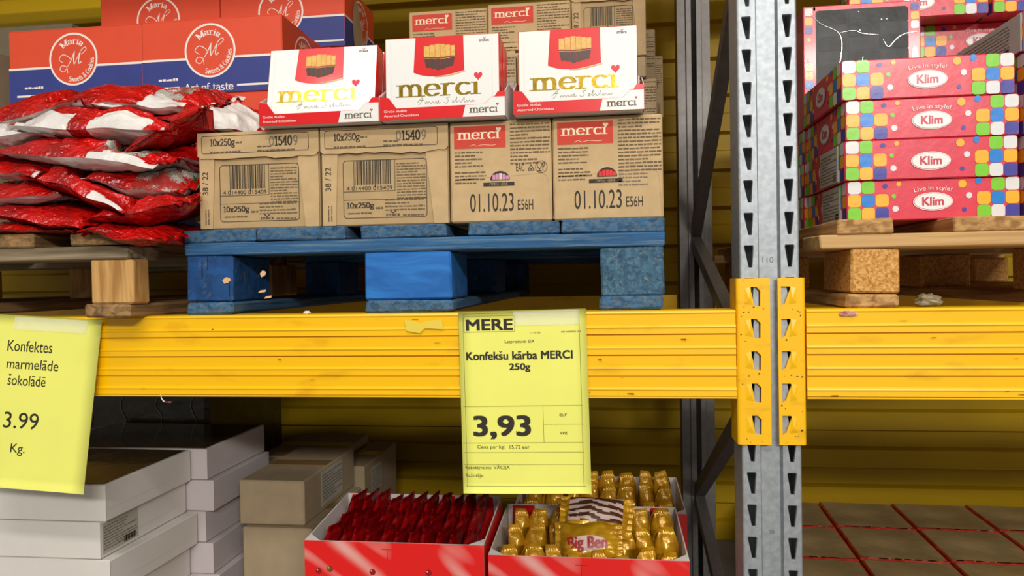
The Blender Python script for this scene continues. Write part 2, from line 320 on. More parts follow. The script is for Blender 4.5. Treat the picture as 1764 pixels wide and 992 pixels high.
# ------------------------------------------------------------------ mesh builder
EPS = .00028
class MB:
    def __init__(s): s.v = []; s.f = []; s.m = []; s.mats = []; s.sm = []
    def mi(s, name):
        if name not in s.mats: s.mats.append(name)
        return s.mats.index(name)
    def add(s, vs, fs, m, T=None, smooth=False):
        n = len(s.v); i = s.mi(m)
        s.v += [tuple(T @ Vector(v)) if T is not None else tuple(v) for v in vs]
        for f in fs: s.f.append(tuple(n + k for k in f)); s.m.append(i); s.sm.append(smooth)
    def box(s, x0, x1, y0, y1, z0, z1, m, b=.0012, T=None, jit=0.0, sub=None):
        cx, cy, cz = (x0 + x1) / 2, (y0 + y1) / 2, (z0 + z1) / 2; h = ((x1 - x0) / 2, (y1 - y0) / 2, (z1 - z0) / 2)
        b = min(b, min(h) * .45); vs = []; idx = {}
        for sx in (-1, 1):
            for sy in (-1, 1):
                for sz in (-1, 1):
                    j = [random.uniform(-jit, jit) for _ in range(3)]
                    for ax in range(3):
                        p = [sx * h[0], sy * h[1], sz * h[2]]
                        for k in range(3):
                            if k != ax: p[k] -= (sx, sy, sz)[k] * b
                        idx[(sx, sy, sz, ax)] = len(vs); vs.append((cx + p[0] + j[0], cy + p[1] + j[1], cz + p[2] + j[2]))
        fs = []
        for ax in range(3):
            o1, o2 = [k for k in range(3) if k != ax]
            for sg in (-1, 1):
                q = []
                for (a, c) in ((-1, -1), (1, -1), (1, 1), (-1, 1)):
                    t = [0, 0, 0]; t[ax] = sg; t[o1] = a; t[o2] = c; q.append(idx[(t[0], t[1], t[2], ax)])
                if (sg > 0) == (ax == 1): q = q[::-1]
                fs.append(tuple(q))
        for ax in range(3):
            o1, o2 = [k for k in range(3) if k != ax]
            for a in (-1, 1):
                for c in (-1, 1):
                    t0 = [0, 0, 0]; t0[ax] = -1; t0[o1] = a; t0[o2] = c; t1 = list(t0); t1[ax] = 1
                    q = [idx[tuple(t0) + (o1,)], idx[tuple(t1) + (o1,)], idx[tuple(t1) + (o2,)], idx[tuple(t0) + (o2,)]]
                    fs.append(tuple(q))
        for sx in (-1, 1):
            for sy in (-1, 1):
                for sz in (-1, 1):
                    fs.append(tuple(idx[(sx, sy, sz, a)] for a in range(3)))
        # orient outward
        out = []
        for f in fs:
            p = [Vector(vs[k]) for k in f]; nrm = (p[1] - p[0]).cross(p[2] - p[0]); c = sum(p, Vector()) / len(p) - Vector((cx, cy, cz))
            out.append(f if nrm.dot(c) >= 0 else f[::-1])
        s.add(vs, out, m, T)
    def prism(s, prof, x0, x1, m, axis='x', T=None, smooth=False, cap=True):
        """profile of (a, b) points swept along an axis: x -> (y, z), y -> (x, z), z -> (x, y)"""
        n = len(prof); vs = []
        for t in (x0, x1):
            for a, b in prof: vs.append({'x': (t, a, b), 'y': (a, t, b), 'z': (a, b, t)}[axis])
        fs = [(i, (i + 1) % n, n + (i + 1) % n, n + i) for i in range(n)]
        if cap: fs += [tuple(range(n))[::-1], tuple(range(n, 2 * n))]
        s.add(vs, fs, m, T, smooth)
    # printing on a face: F maps (u, v, layer) to a point
    def flat(s, vs2, fs, m, F, lay=1): s.add([F(p[0], p[1], lay + (p[2] if len(p) > 2 else 0)) for p in vs2], fs, m)
    def poly(s, pts, m, F, lay=1): s.flat(pts, [tuple(range(len(pts)))], m, F, lay)
    def rect(s, u0, v0, u1, v1, m, F, lay=1, n=1):
        for i in range(n):
            a = u0 + (u1 - u0) * i / n; b = u0 + (u1 - u0) * (i + 1) / n
            s.poly([(a, v0), (b, v0), (b, v1), (a, v1)], m, F, lay)
    def rrect(s, u0, v0, u1, v1, r, m, F, lay=1):
        p = []
        for cx, cy, a in ((u1 - r, v0 + r, -90), (u1 - r, v1 - r, 0), (u0 + r, v1 - r, 90), (u0 + r, v0 + r, 180)):
            p += arc(cx, cy, r, r, a, a + 90, 5)
        s.poly(p, m, F, lay)
    def frame(s, u0, v0, u1, v1, r, w, m, F, lay=1):
        p, q = [], []
        for cx, cy, a in ((u1 - r, v0 + r, -90), (u1 - r, v1 - r, 0), (u0 + r, v1 - r, 90), (u0 + r, v0 + r, 180)):
            p += arc(cx, cy, r, r, a, a + 90, 5); q += arc(cx, cy, max(r - w, 1e-5), max(r - w, 1e-5), a, a + 90, 5)
        n = len(p); s.flat(p + q, [(i, (i + 1) % n, n + (i + 1) % n, n + i) for i in range(n)], m, F, lay)
    def disc(s, u, v, r, m, F, lay=1, ry=None, n=28): s.poly(arc(u, v, r, ry or r, 0, 360 - 360 / n, n - 1), m, F, lay)
    def ring(s, u, v, r, w, m, F, lay=1, n=48):
        p = arc(u, v, r, r, 0, 360 - 360 / n, n - 1); q = arc(u, v, r - w, r - w, 0, 360 - 360 / n, n - 1)
        s.flat(p + q, [(i, (i + 1) % n, n + (i + 1) % n, n + i) for i in range(n)], m, F, lay)
    def glyphs(s, mesh, u0, v0, u1, v1, m, F, lay=1, keep=None, rot=0, warp=None):
        """fit lettering into the rectangle u0..u1, v0..v1 (keep = height to scale uniformly from u0, v0)"""
        vs, fs = mesh
        if not vs: return
        x0 = min(p[0] for p in vs); x1 = max(p[0] for p in vs); y0 = min(p[1] for p in vs); y1 = max(p[1] for p in vs)
        sx = (u1 - u0) / (x1 - x0); sy = (v1 - v0) / (y1 - y0)
        o = []
        for p in vs:
            x, y = p[:2]; a, b = u0 + (x - x0) * sx, v0 + (y - y0) * sy
            if warp: a, b = warp(a, b)
            o.append((a, b) + tuple(p[2:]))
        s.flat(o, fs, m, F, lay)
    def text(s, t, u0, v0, u1, v1, m, F, lay=1, bold=False, warp=None): s.glyphs(text_mesh(t, bold), u0, v0, u1, v1, m, F, lay, warp=warp)
    def pen(s, t, u0, v0, u1, v1, m, F, lay=1, nw=.11, nh=.035, warp=None): s.glyphs(pen_mesh(t, nw, nh), u0, v0, u1, v1, m, F, lay, warp=warp)
    def line(s, pts, w, m, F, lay=1, w1=None): s.flat(*stroke_mesh(pts, w, w1), m, F, lay)
    def small_print(s, u0, v1, u1, rows, pitch, m, F, lay=1, seed=1, h=.5):
        """rows of print too small to read: short dark word marks"""
        rnd = random.Random(seed)
        for i in range(rows):
            v = v1 - pitch * (i + 1); u = u0; end = u1 if rnd.random() < .75 else u0 + (u1 - u0) * rnd.uniform(.4, .8)
            while u < end - .002:
                w = min(rnd.uniform(.003, .011), end - u)
                s.rect(u, v, u + w, v + pitch * h * rnd.uniform(.6, .88), m, F, lay); u += w + .0013
    def build(s, name, parent=None, loc=None, rot=None):
        me = bpy.data.meshes.new(name); me.from_pydata(s.v, [], s.f)
        for n in s.mats: me.materials.append(M[n])
        me.polygons.foreach_set('material_index', s.m); me.polygons.foreach_set('use_smooth', s.sm); me.update()
        o = bpy.data.objects.new(name, me); COL.objects.link(o)
        if parent: o.parent = parent
        if loc is not None: o.location = loc
        if rot is not None: o.rotation_euler = rot
        return o

def tag(o, label, cat, group=None, kind=None):
    o['label'] = label; o['category'] = cat
    if group: o['group'] = group
    if kind: o['kind'] = kind
    return o
def thing(name, label, cat, loc, rot=(0, 0, 0), group=None):
    o = bpy.data.objects.new(name, None); COL.objects.link(o); o.location = loc; o.rotation_euler = rot; o.empty_display_size = .05
    return tag(o, label, cat, group)
def struct(o): o['kind'] = 'structure'; return o
def dup(root, label, loc, rot=None, group=None):
    r = root.copy(); COL.objects.link(r); r.location = loc; r['label'] = label
    if rot is not None: r.rotation_euler = rot
    if group: r['group'] = group
    for ch in list(root.children):
        c = ch.copy(); COL.objects.link(c); c.parent = r
        for g in ch.children:
            d = g.copy(); COL.objects.link(d); d.parent = c
    return r
def front(u, v, l): return (u, -EPS * l, v)
def front_at(y): return lambda u, v, l: (u, y - EPS * l, v)
def left_at(x): return lambda u, v, l: (x - EPS * l, -u, v)          # u runs from the back (negative) to the front edge (0)
def right_at(x): return lambda u, v, l: (x + EPS * l, u, v)
def top_at(z): return lambda u, v, l: (u, v, z + EPS * l)
# ------------------------------------------------------------------ the setting
ZF = -.793
f = MB(); f.box(-4, 4, -7, 1.45, ZF - .1, ZF, 'floor', 0); struct(f.build('floor'))
WY = 1.27
w = MB(); per = .1185; prof = []
z = ZF; k = 0
while z < 2.2:
    prof += [(WY, z), (WY, z + per * .47), (WY + .022, z + per * .53), (WY + .022, z + per * .94)]; z += per
prof += [(WY + .06, z), (WY + .06, ZF)]
n = len(prof); vs = [(x, a, b) for x in (-4, 4) for a, b in prof]
w.add(vs, [(i, i + 1, n + i + 1, n + i) for i in range(n - 3)], 'yellow_wall')
w.add([(-4, WY + .06, ZF), (4, WY + .06, ZF), (4, WY + .06, z), (-4, WY + .06, z)], [(0, 1, 2, 3)], 'yellow_wall')
struct(w.build('wall_back'))

# ------------------------------------------------------------------ rack upright
PW = .0875; ZT = 1.75
up = thing('rack_upright', 'galvanised perforated steel rack upright between the two bays, with its rear post and lattice braces', 'rack upright', (0, 0, ZF))
def post(front_y, back_dir, name, m, holes, zoff=0.0):
    b = MB(); h = PW / 2; D = .07 * back_dir; y0 = front_y; yr = y0 + .008 * back_dir
    xi, xc = .0165, .0135                                  # strip inner edge, channel bottom edge
    z0, z1 = ZF, ZT
    def quad(xa, ya, xb, yb, sm=False):
        b.add([(xa, ya, z0), (xb, yb, z0), (xb, yb, z1), (xa, ya, z1)], [(0, 1, 2, 3)], m, smooth=sm)
    quad(-xi, y0, -xc, yr); quad(-xc, yr, xc, yr); quad(xc, yr, xi, y0)
    r = .003
    for s in (-1, 1):
        pts = [(s * (h - r + r * math.sin(R_(a))), y0 + back_dir * (r - r * math.cos(R_(a)))) for a in (0, 30, 60, 90)]
        for p, q in zip(pts[:-1], pts[1:]): quad(p[0], p[1], q[0], q[1], True)
        quad(s * h, y0 + r * back_dir, s * h, y0 + D); quad(s * h, y0 + D, s * (h - .036), y0 + D)
        xa, xb = sorted((s * xi, s * (h - r)))
        if not holes:
            b.add([(xa, y0, z0), (xb, y0, z0), (xb, y0, z1), (xa, y0, z1)], [(0, 1, 2, 3)], m); continue
        P = .04935; zz = z0; c = s * .0297
        k = math.floor((z0 - zoff) / P)
        edges = [z0]
        while zoff + k * P < z1:
            a, t = zoff + k * P, zoff + (k + 1) * P; k += 1
            a, t = max(a, z0), min(t, z1)
            if t - a < P * .98:
                b.add([(xa, y0, a), (xb, y0, a), (xb, y0, t), (xa, y0, t)], [(0, 1, 2, 3)], m); continue
            ht, hb = t - .006, t - .006 - .0325
            # tapered slot: wide at the top, narrow at the foot, with a small pressed rim
            H = [(c - .0012 - s * .0008, hb), (c + .0034 - s * .0008, hb), (c + .0062, ht - .002), (c + .0052, ht), (c - .0056, ht), (c - .0064, ht - .002)]
            O = [(xa, a), (xb, a), (xb, (a + t) / 2), (xb, t), (xa, t), (xa, (a + t) / 2)]
            R = [(c + (p[0] - c) * 1.16, (ht + hb) / 2 + (p[1] - (ht + hb) / 2) * 1.06) for p in H]
            O = [(xa, a), (xb, a), (xb, ht), (xb, t), (xa, t), (xa, ht)]
            vsq = [(p[0], y0, p[1]) for p in O] + [(p[0], y0, p[1]) for p in R] + [(p[0], y0 + .0016 * back_dir, p[1]) for p in H] + [(p[0], y0 + .0045 * back_dir, p[1]) for p in H]
            fs = []
            for o in (0, 6, 12):
                for i in range(6):
                    j = (i + 1) % 6; fs.append((o + i, o + j, o + 6 + j, o + 6 + i))
            b.add(vsq, fs, m)
    if holes:
        F = lambda u, v, l: (u, yr - EPS * l, v)
        b.text('110', -.0085, .0705, .0075, .0795, 'stamp', F)
        b.text('30', -.004, -.345, .004, -.338, 'stamp', F)
    return b.build(name, up, loc=(0, 0, -ZF))
post(.006, 1, 'post', 'zinc', True, zoff=.0965 - .0435)
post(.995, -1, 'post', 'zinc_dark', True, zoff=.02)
def rear_face(b): pass
# the rear post shows its folded back channels towards the aisle
b = MB()
for s in (-1, 1):
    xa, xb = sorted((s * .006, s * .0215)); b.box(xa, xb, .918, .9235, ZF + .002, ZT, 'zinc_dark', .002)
b.build('post_lip', up, loc=(0, 0, -ZF))
def brace(y0, z0, y1, z1, x=.0):
    b = MB(); d = math.hypot(y1 - y0, z1 - z0); a = math.atan2(z1 - z0, y1 - y0)
    T = Matrix.Translation((x, y0, z0)) @ Matrix.Rotation(a, 4, 'X')
    wd = .013
    prof = [(-wd, -.016), (wd, -.016), (wd, .016), (wd - .002, .016), (wd - .002, -.013), (-wd + .002, -.013), (-wd + .002, .016), (-wd, .016)]
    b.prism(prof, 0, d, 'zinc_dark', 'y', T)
    return b.build('diagonal_brace', up, loc=(0, 0, -ZF))
brace(.05, .705, .935, .165); brace(.935, .148, .05, -.135)
brace(.05, -.115, .935, -.545); brace(.935, -.56, .05, -.63 - .15)
brace(.935, 1.22, .05, .735)
b = MB(); b.box(-.06, .06, -.02, .1, ZF, ZF + .006, 'zinc_dark'); b.build('foot_plate', up, loc=(0, 0, -ZF))
b = MB(); b.box(-.06, .06, .9, 1.02, ZF, ZF + .006, 'zinc_dark'); b.build('foot_plate', up, loc=(0, 0, -ZF))

# ------------------------------------------------------------------ beams
BH = .1355
def beam_profile(y0, d):
    p = [(y0 + .004 * d, 0), (y0 + .0005 * d, -.0012), (y0 - .0008 * d, -.004)]
    bands = 4; h = (BH - .008) / bands; z = -.006
    for i in range(bands):
        p += [(y0 + .0005 * d, z), (y0 + .0006 * d, z - h * .50), (y0 - .0014 * d, z - h * .56), (y0 - .0020 * d, z - h * .62), (y0 - .0006 * d, z - h * .68), (y0 - .0008 * d, z - h * .93), (y0 + .0042 * d, z - h * .965), (y0 + .0042 * d, z - h * .985)]
        z -= h
    p += [(y0 - .0022 * d, -BH + .0035), (y0 - .0022 * d, -BH + .001), (y0, -BH), (y0 + .05 * d, -BH), (y0 + .05 * d, 0)]
    return p
def connector(x0, x1, side, y0, d, parent, mirror):
    """slotted plate hooked on the post: front leg x0..x1, side leg on the beam's end"""
    b = MB(); zt, zb = .047, -.205; yf = y0 + .0008 * d; yb = yf + .0045 * d
    P = (zt - zb) / 5.0; cells = [(zt - .004 - i * .0487 - .0487, zt - .004 - i * .0487) for i in range(5)]
    ym = yf
    xs0, xs1 = min(x0, x1), max(x0, x1)
    def face(y):
        b.add([(xs0, y, cells[0][1]), (xs1, y, cells[0][1]), (xs1, y, zt), (xs0, y, zt)], [(0, 1, 2, 3)], 'yellow_plate')
        b.add([(xs0, y, zb), (xs1, y, zb), (xs1, y, cells[-1][0]), (xs0, y, cells[-1][0])], [(0, 1, 2, 3)], 'yellow_plate')
    face(yf); face(yb)
    c = mirror
    for (a, t) in cells:
        ht, hb = t - .009, t - .038
        if side > 0: H = [(c - .003, hb), (c + .0062, hb), (c + .0066, ht - .006), (c + .001, ht), (c - .0085, ht), (c - .005, ht - .014)]
        else: H = [(c - .0062, hb), (c - .001, hb + .003), (c + .004, ht - .012), (c + .008, ht - .002), (c + .006, ht), (c - .0062, ht)]
        O = [(xs0, a), (xs1, a), (xs1, ht), (xs1, t), (xs0, t), (xs0, ht)]
        vsq = [(p[0], yf, p[1]) for p in O] + [(p[0], yf, p[1]) for p in H] + [(p[0], yb, p[1]) for p in H] + [(p[0], yb, p[1]) for p in O]
        fs = [(o + i, o + (i + 1) % 6, o + 6 + (i + 1) % 6, o + 6 + i) for o in (0, 6, 12) for i in range(6)]
        b.add(vsq, fs, 'yellow_plate')
        # the hook tongue pressed inwards beside each slot
        s = -1 if side > 0 else 1; hx = c + s * .0085
        b.add([(hx - s * .004, yf - .0001 * d, hb + .002), (hx + s * .008, yf - .0001 * d, hb + .004), (hx + s * .007, yf - .0001 * d, ht - .002), (hx - s * .001, yf - .0001 * d, ht), (hx + s * .001, yf - .0022 * d, (ht + hb) / 2 - .003)],
              [(0, 1, 4), (1, 2, 4), (2, 3, 4), (3, 0, 4)], 'yellow_plate')
    # rolled outer corner and side leg
    xo = x0; s = -1 if side > 0 else 1; r = .005
    pts = [(xo, yf)] + [(xo + s * r * math.sin(R_(a)), yf + d * (r - r * math.cos(R_(a)))) for a in (30, 60, 90)] + [(xo + s * r, yf + .055 * d)]
    pin = [(xo, yb)] + [(xo + s * .0012, yb + .001 * d), (xo + s * .0012, yf + .055 * d)]
    for q in (pts, pin):
        for (p, e) in zip(q[:-1], q[1:]): b.add([(p[0], p[1], zb), (e[0], e[1], zb), (e[0], e[1], zt), (p[0], p[1], zt)], [(0, 1, 2, 3)], 'yellow_plate')
    for zz in (zb, zt):
        o = pts + pin[::-1]; b.add([(p[0], p[1], zz) for p in o], [tuple(range(len(o)))], 'yellow_plate')
        b.add([(x0, yf, zz), (x1, yf, zz), (x1, yb, zz), (x0, yb, zz)], [(0, 1, 2, 3)], 'yellow_plate')
    b.add([(x1, yf, zb), (x1, yb, zb), (x1, yb, zt), (x1, yf, zt)], [(0, 1, 2, 3)], 'yellow_plate')
    rnd = random.Random(side + 5)
    F = lambda u, v, l: (u, yf - EPS * l * d, v)
    for i in range(70):
        u, v = rnd.uniform(xs0 + .001, xs1 - .002), rnd.uniform(zb + .002, zt - .003)
        if any(hb - .002 < v < t and abs(u - c) < .02 for (a, t) in cells for hb in (t - .038,)): continue
        w_, h_ = rnd.uniform(.0006, .0032), rnd.uniform(.0006, .004); b.poly([(u, v), (u + w_, v + h_ * .3), (u + w_ * .7, v + h_), (u - w_ * .2, v + h_ * .6)], 'chip', F)
    return b.build('connector_plate', parent)
def beam(x0, x1, y0, d, label, cap=True):
    t = thing('rack_beam', label, 'shelf beam', ((x0 + x1) / 2, y0 + .025 * d, -BH)); off = (-(x0 + x1) / 2, -(y0 + .025 * d), BH)
    b = MB(); b.prism(beam_profile(y0, d), x0, x1, 'yellow')
    if d > 0:
        rnd = random.Random(int(x0 * 100)); F = lambda u, v, l: (u, y0 - .0023 - EPS * l, v)
        for i in range(46):
            u = rnd.uniform(x0 + .02, x1 - .02); v = rnd.choice([-.012, -.02, -.047, -.078, -.105, -.125, -.128]) + rnd.uniform(-.004, .004)
            w_, h_ = rnd.uniform(.001, .012), rnd.uniform(.0004, .0014); b.poly([(u, v), (u + w_, v + h_ * rnd.uniform(-1, 1)), (u + w_ * .9, v + h_), (u + w_ * .1, v + h_ * .8)], 'dirt', F)
    b.build('beam_profile', t, loc=off)
    return t, off
bl, off = beam(-2.45, -.0515, 0, 1, 'long yellow ribbed steel shelf beam across the left bay, under the blue pallet')
c = connector(-.0455, -.0008, 1, 0, 1, bl, -.0215); c.location = off
br, off = beam(.0515, 2.45, 0, 1, 'yellow ribbed steel shelf beam of the right bay, under the unpainted pallet of pink boxes')
c = connector(.0455, .0105, -1, 0, 1, br, .0215); c.location = off
rl, off = beam(-2.45, -.0515, .998, -1, 'rear yellow shelf beam of the left bay, glimpsed behind the blue pallet')
rr, off = beam(.0515, 2.45, .998, -1, 'rear yellow shelf beam of the right bay, behind the unpainted pallet')

# ------------------------------------------------------------------ pallets
def pallet(name, label, loc, W, H, decks, mats, blocks, bottoms, stringer=(0, None), rot=0, chips=None, depth=1.2, thin=()):
    """decks / blocks / bottoms: (x0, x1) spans across the front; boards 0.022 thick"""
    t = thing(name, label, 'pallet', loc, (0, 0, rot)); T = .022; hb = H - 2 * T; wy, wx = mats['y'], mats['x']
    for i, (a, c) in enumerate(decks):
        b = MB(); b.box(a, c, random.uniform(-.003, .004), depth, H - T + .0004, H + random.uniform(-.001, .0006), wy, .0022, jit=.0012); b.build('deck_board', t)
    sx0 = stringer[0]; sx1 = stringer[1] if stringer[1] else W
    for y in (0, .5, depth - .1):
        b = MB(); b.box(sx0, sx1, y, y + .1 if y else .098, H - 2 * T, H - T, wx, .002, jit=.001); b.build('stringer_board', t)
    for j, y in enumerate((.002, .5, depth - .145)):
        for i, (a, c, m) in enumerate(blocks):
            b = MB(); b.box(a, c, y, y + (.045 if j == 0 and i in thin else .142), T, H - 2 * T, m if j == 0 else mats['b'], .003, jit=.001)
            blk = b.build('block', t)
            if j == 0 and chips and i in chips:
                for (u, v, pts, mm) in chips[i]:
                    q = MB(); q.prism([(u + p[0], v + p[1]) for p in pts], y - .0018, y + .0004, mm, 'y'); q.build('wood_chip' if mm == 'splinter' else 'crack', blk)
    for i, (a, c) in enumerate(bottoms):
        b = MB(); b.box(a, c, -.002 + random.uniform(-.002, .002), depth, 0, T - .0006, wy if not mats.get('bot') else mats['bot'], .004, jit=.0014); b.build('bottom_board', t)
    return t
chip = [(0, 0), (.008, .002), (.012, .006), (.009, .010), (.003, .011), (-.003, .006)]
chip2 = [(0, 0), (.012, .001), (.014, .005), (.004, .004)]
slit = [(0, 0), (.0012, .001), (.0016, .02), (.0002, .03)]
W = .8
pallet('blue_pallet', 'worn blue painted wooden pallet carrying the kraft cartons at the middle of the shelf', (-.9535, .02, 0), W, .144,
       [(0, .1285), (.131, .283), (.308, .452), (.489, .6365), (.6395, .8)], dict(y='b_y', x='b_x', b='b_blockd'),
       [(.002, .084, 'b_blockd'), (.314, .460, 'b_block'), (.700, .798, 'b_worn')], [(.003, .086), (.316, .462), (.698, .797)],
       chips={0: [(.070, .052, chip, 'splinter'), (.03, .06, slit, 'crack'), (.078, .03, slit, 'crack')],
              1: [(.136, .062, [(p[0] * .7, p[1]) for p in chip], 'splinter'), (.130, .036, chip2, 'splinter'), (.14, .026, chip2, 'splinter'), (.105, .07, [(0, 0), (.001, -.008), (.002, -.008), (.0012, .002)], 'crack')],
              2: [(.040, .075, slit, 'crack'), (.004, .07, slit, 'crack')]})
LPW = .9
pallet('pine_pallet', 'weathered unpainted pallet under the red sweet bags, at the left end of the shelf', (-1.012 - LPW, -.046, 0), LPW, .139,
       [(0, .15), (.19, .33), (.37, .52), (.555, .735), (.80, LPW)], dict(y='g_y', x='g_x', b='g_block'),
       [(.0, .1, 'g_block'), (.40, .5, 'g_block'), (.832, .907, 'g_block')], [(0, .1), (.4, .5), (.822, .902)], thin=(2,),
       chips={2: [(.066, .055, [(0, 0), (.003, .004), (.004, .02), (.0015, .03), (-.001, .015)], 'crack'), (.067, .022, [(0, 0), (.003, .003), (.0035, .02), (.001, .026), (-.001, .012)], 'crack')]})
RPX = .073
pallet('pine_pallet', 'fresh unpainted pine pallet under the pink gift boxes, right of the rack upright', (RPX, .006, 0), .8, .1325,
       [(.025, .104), (.19, .34), (.38, .5), (.53, .63), (.68, .8)], dict(y='w_y', x='w_x', b='w_end'),
       [(.045, .115, 'w_end'), (.34, .44, 'w_end'), (.70, .79, 'w_end')], [(.036, .112), (.34, .44), (.70, .79)])
M['greyboard'] = mat('grey_brown_board', (150, 138, 112), .8, var=.1, vscale=20)
M['tapebrown'] = mat('packing_tape', (150, 118, 76), .3, coat=.3)
M['pk_pink'] = mat('pink_inner_pack', (206, 140, 176), .4, var=.2, vscale=200)
# ------------------------------------------------------------------ unseen upper deck, added to shade the goods
u = MB()
for i in range(6): u.box(-2.45, -.06, .005 + i * .185, .175 + i * .185, 1.04, 1.062, 'w_x')
for i in range(6): u.box(.06, 2.45, .005 + i * .185, .175 + i * .185, 1.04, 1.062, 'w_x')
struct(u.build('added_shade_deck'))

# ------------------------------------------------------------------ kraft cartons
PT = .1445                                                   # top of the blue pallet
CH = .163
def logo_m(b, word, u0, v0, u1, v1, m, F, lay, heart, nw=.12):
    """the sweets maker's lower-case serif wordmark; the dot of the i is a small heart"""
    b.pen(word, u0, v0, u1, v1, m, F, lay, nw=nw, nh=.04)
def heart(b, u, v, r, m, F, lay=2):
    p = []
    for k in range(28):
        t = 2 * math.pi * k / 28; p.append((u + r * (16 * math.sin(t) ** 3) / 16, v + r * (13 * math.cos(t) - 5 * math.cos(2 * t) - 2 * math.cos(3 * t) - math.cos(4 * t)) / 15))
    b.poly(p, m, F, lay)
def triangle_sign(b, u, v, s, F):
    P = [(u - s, v - s * .8), (u + s, v - s * .8), (u, v + s)]
    b.line(P + [P[0]], s * .22, 'ink', F, 2); b.small_print(u - s * .4, v + s * .1, u + s * .4, 1, s * .6, 'ink', F, 2)
def cup_sign(b, u, v, s, F):
    b.line(spline([(u - s, v + s), (u - s * .9, v), (u - s * .4, v - s * .4), (u, v), (u + s * .1, v + s)], 4) + [(u - s, v + s)], s * .16, 'ink', F, 2)
    b.line([(u - s * .4, v - s * .4), (u - s * .4, v - s)], s * .16, 'ink', F, 2); b.line([(u - s * .9, v - s), (u + s * .1, v - s)], s * .16, 'ink', F, 2)
    b.line([(u + s * .4, v - s), (u + s * .4, v), (u + s * .3, v + s), (u + s * .8, v + s), (u + s * .6, v), (u + s * .4, v)], s * .16, 'ink', F, 2)

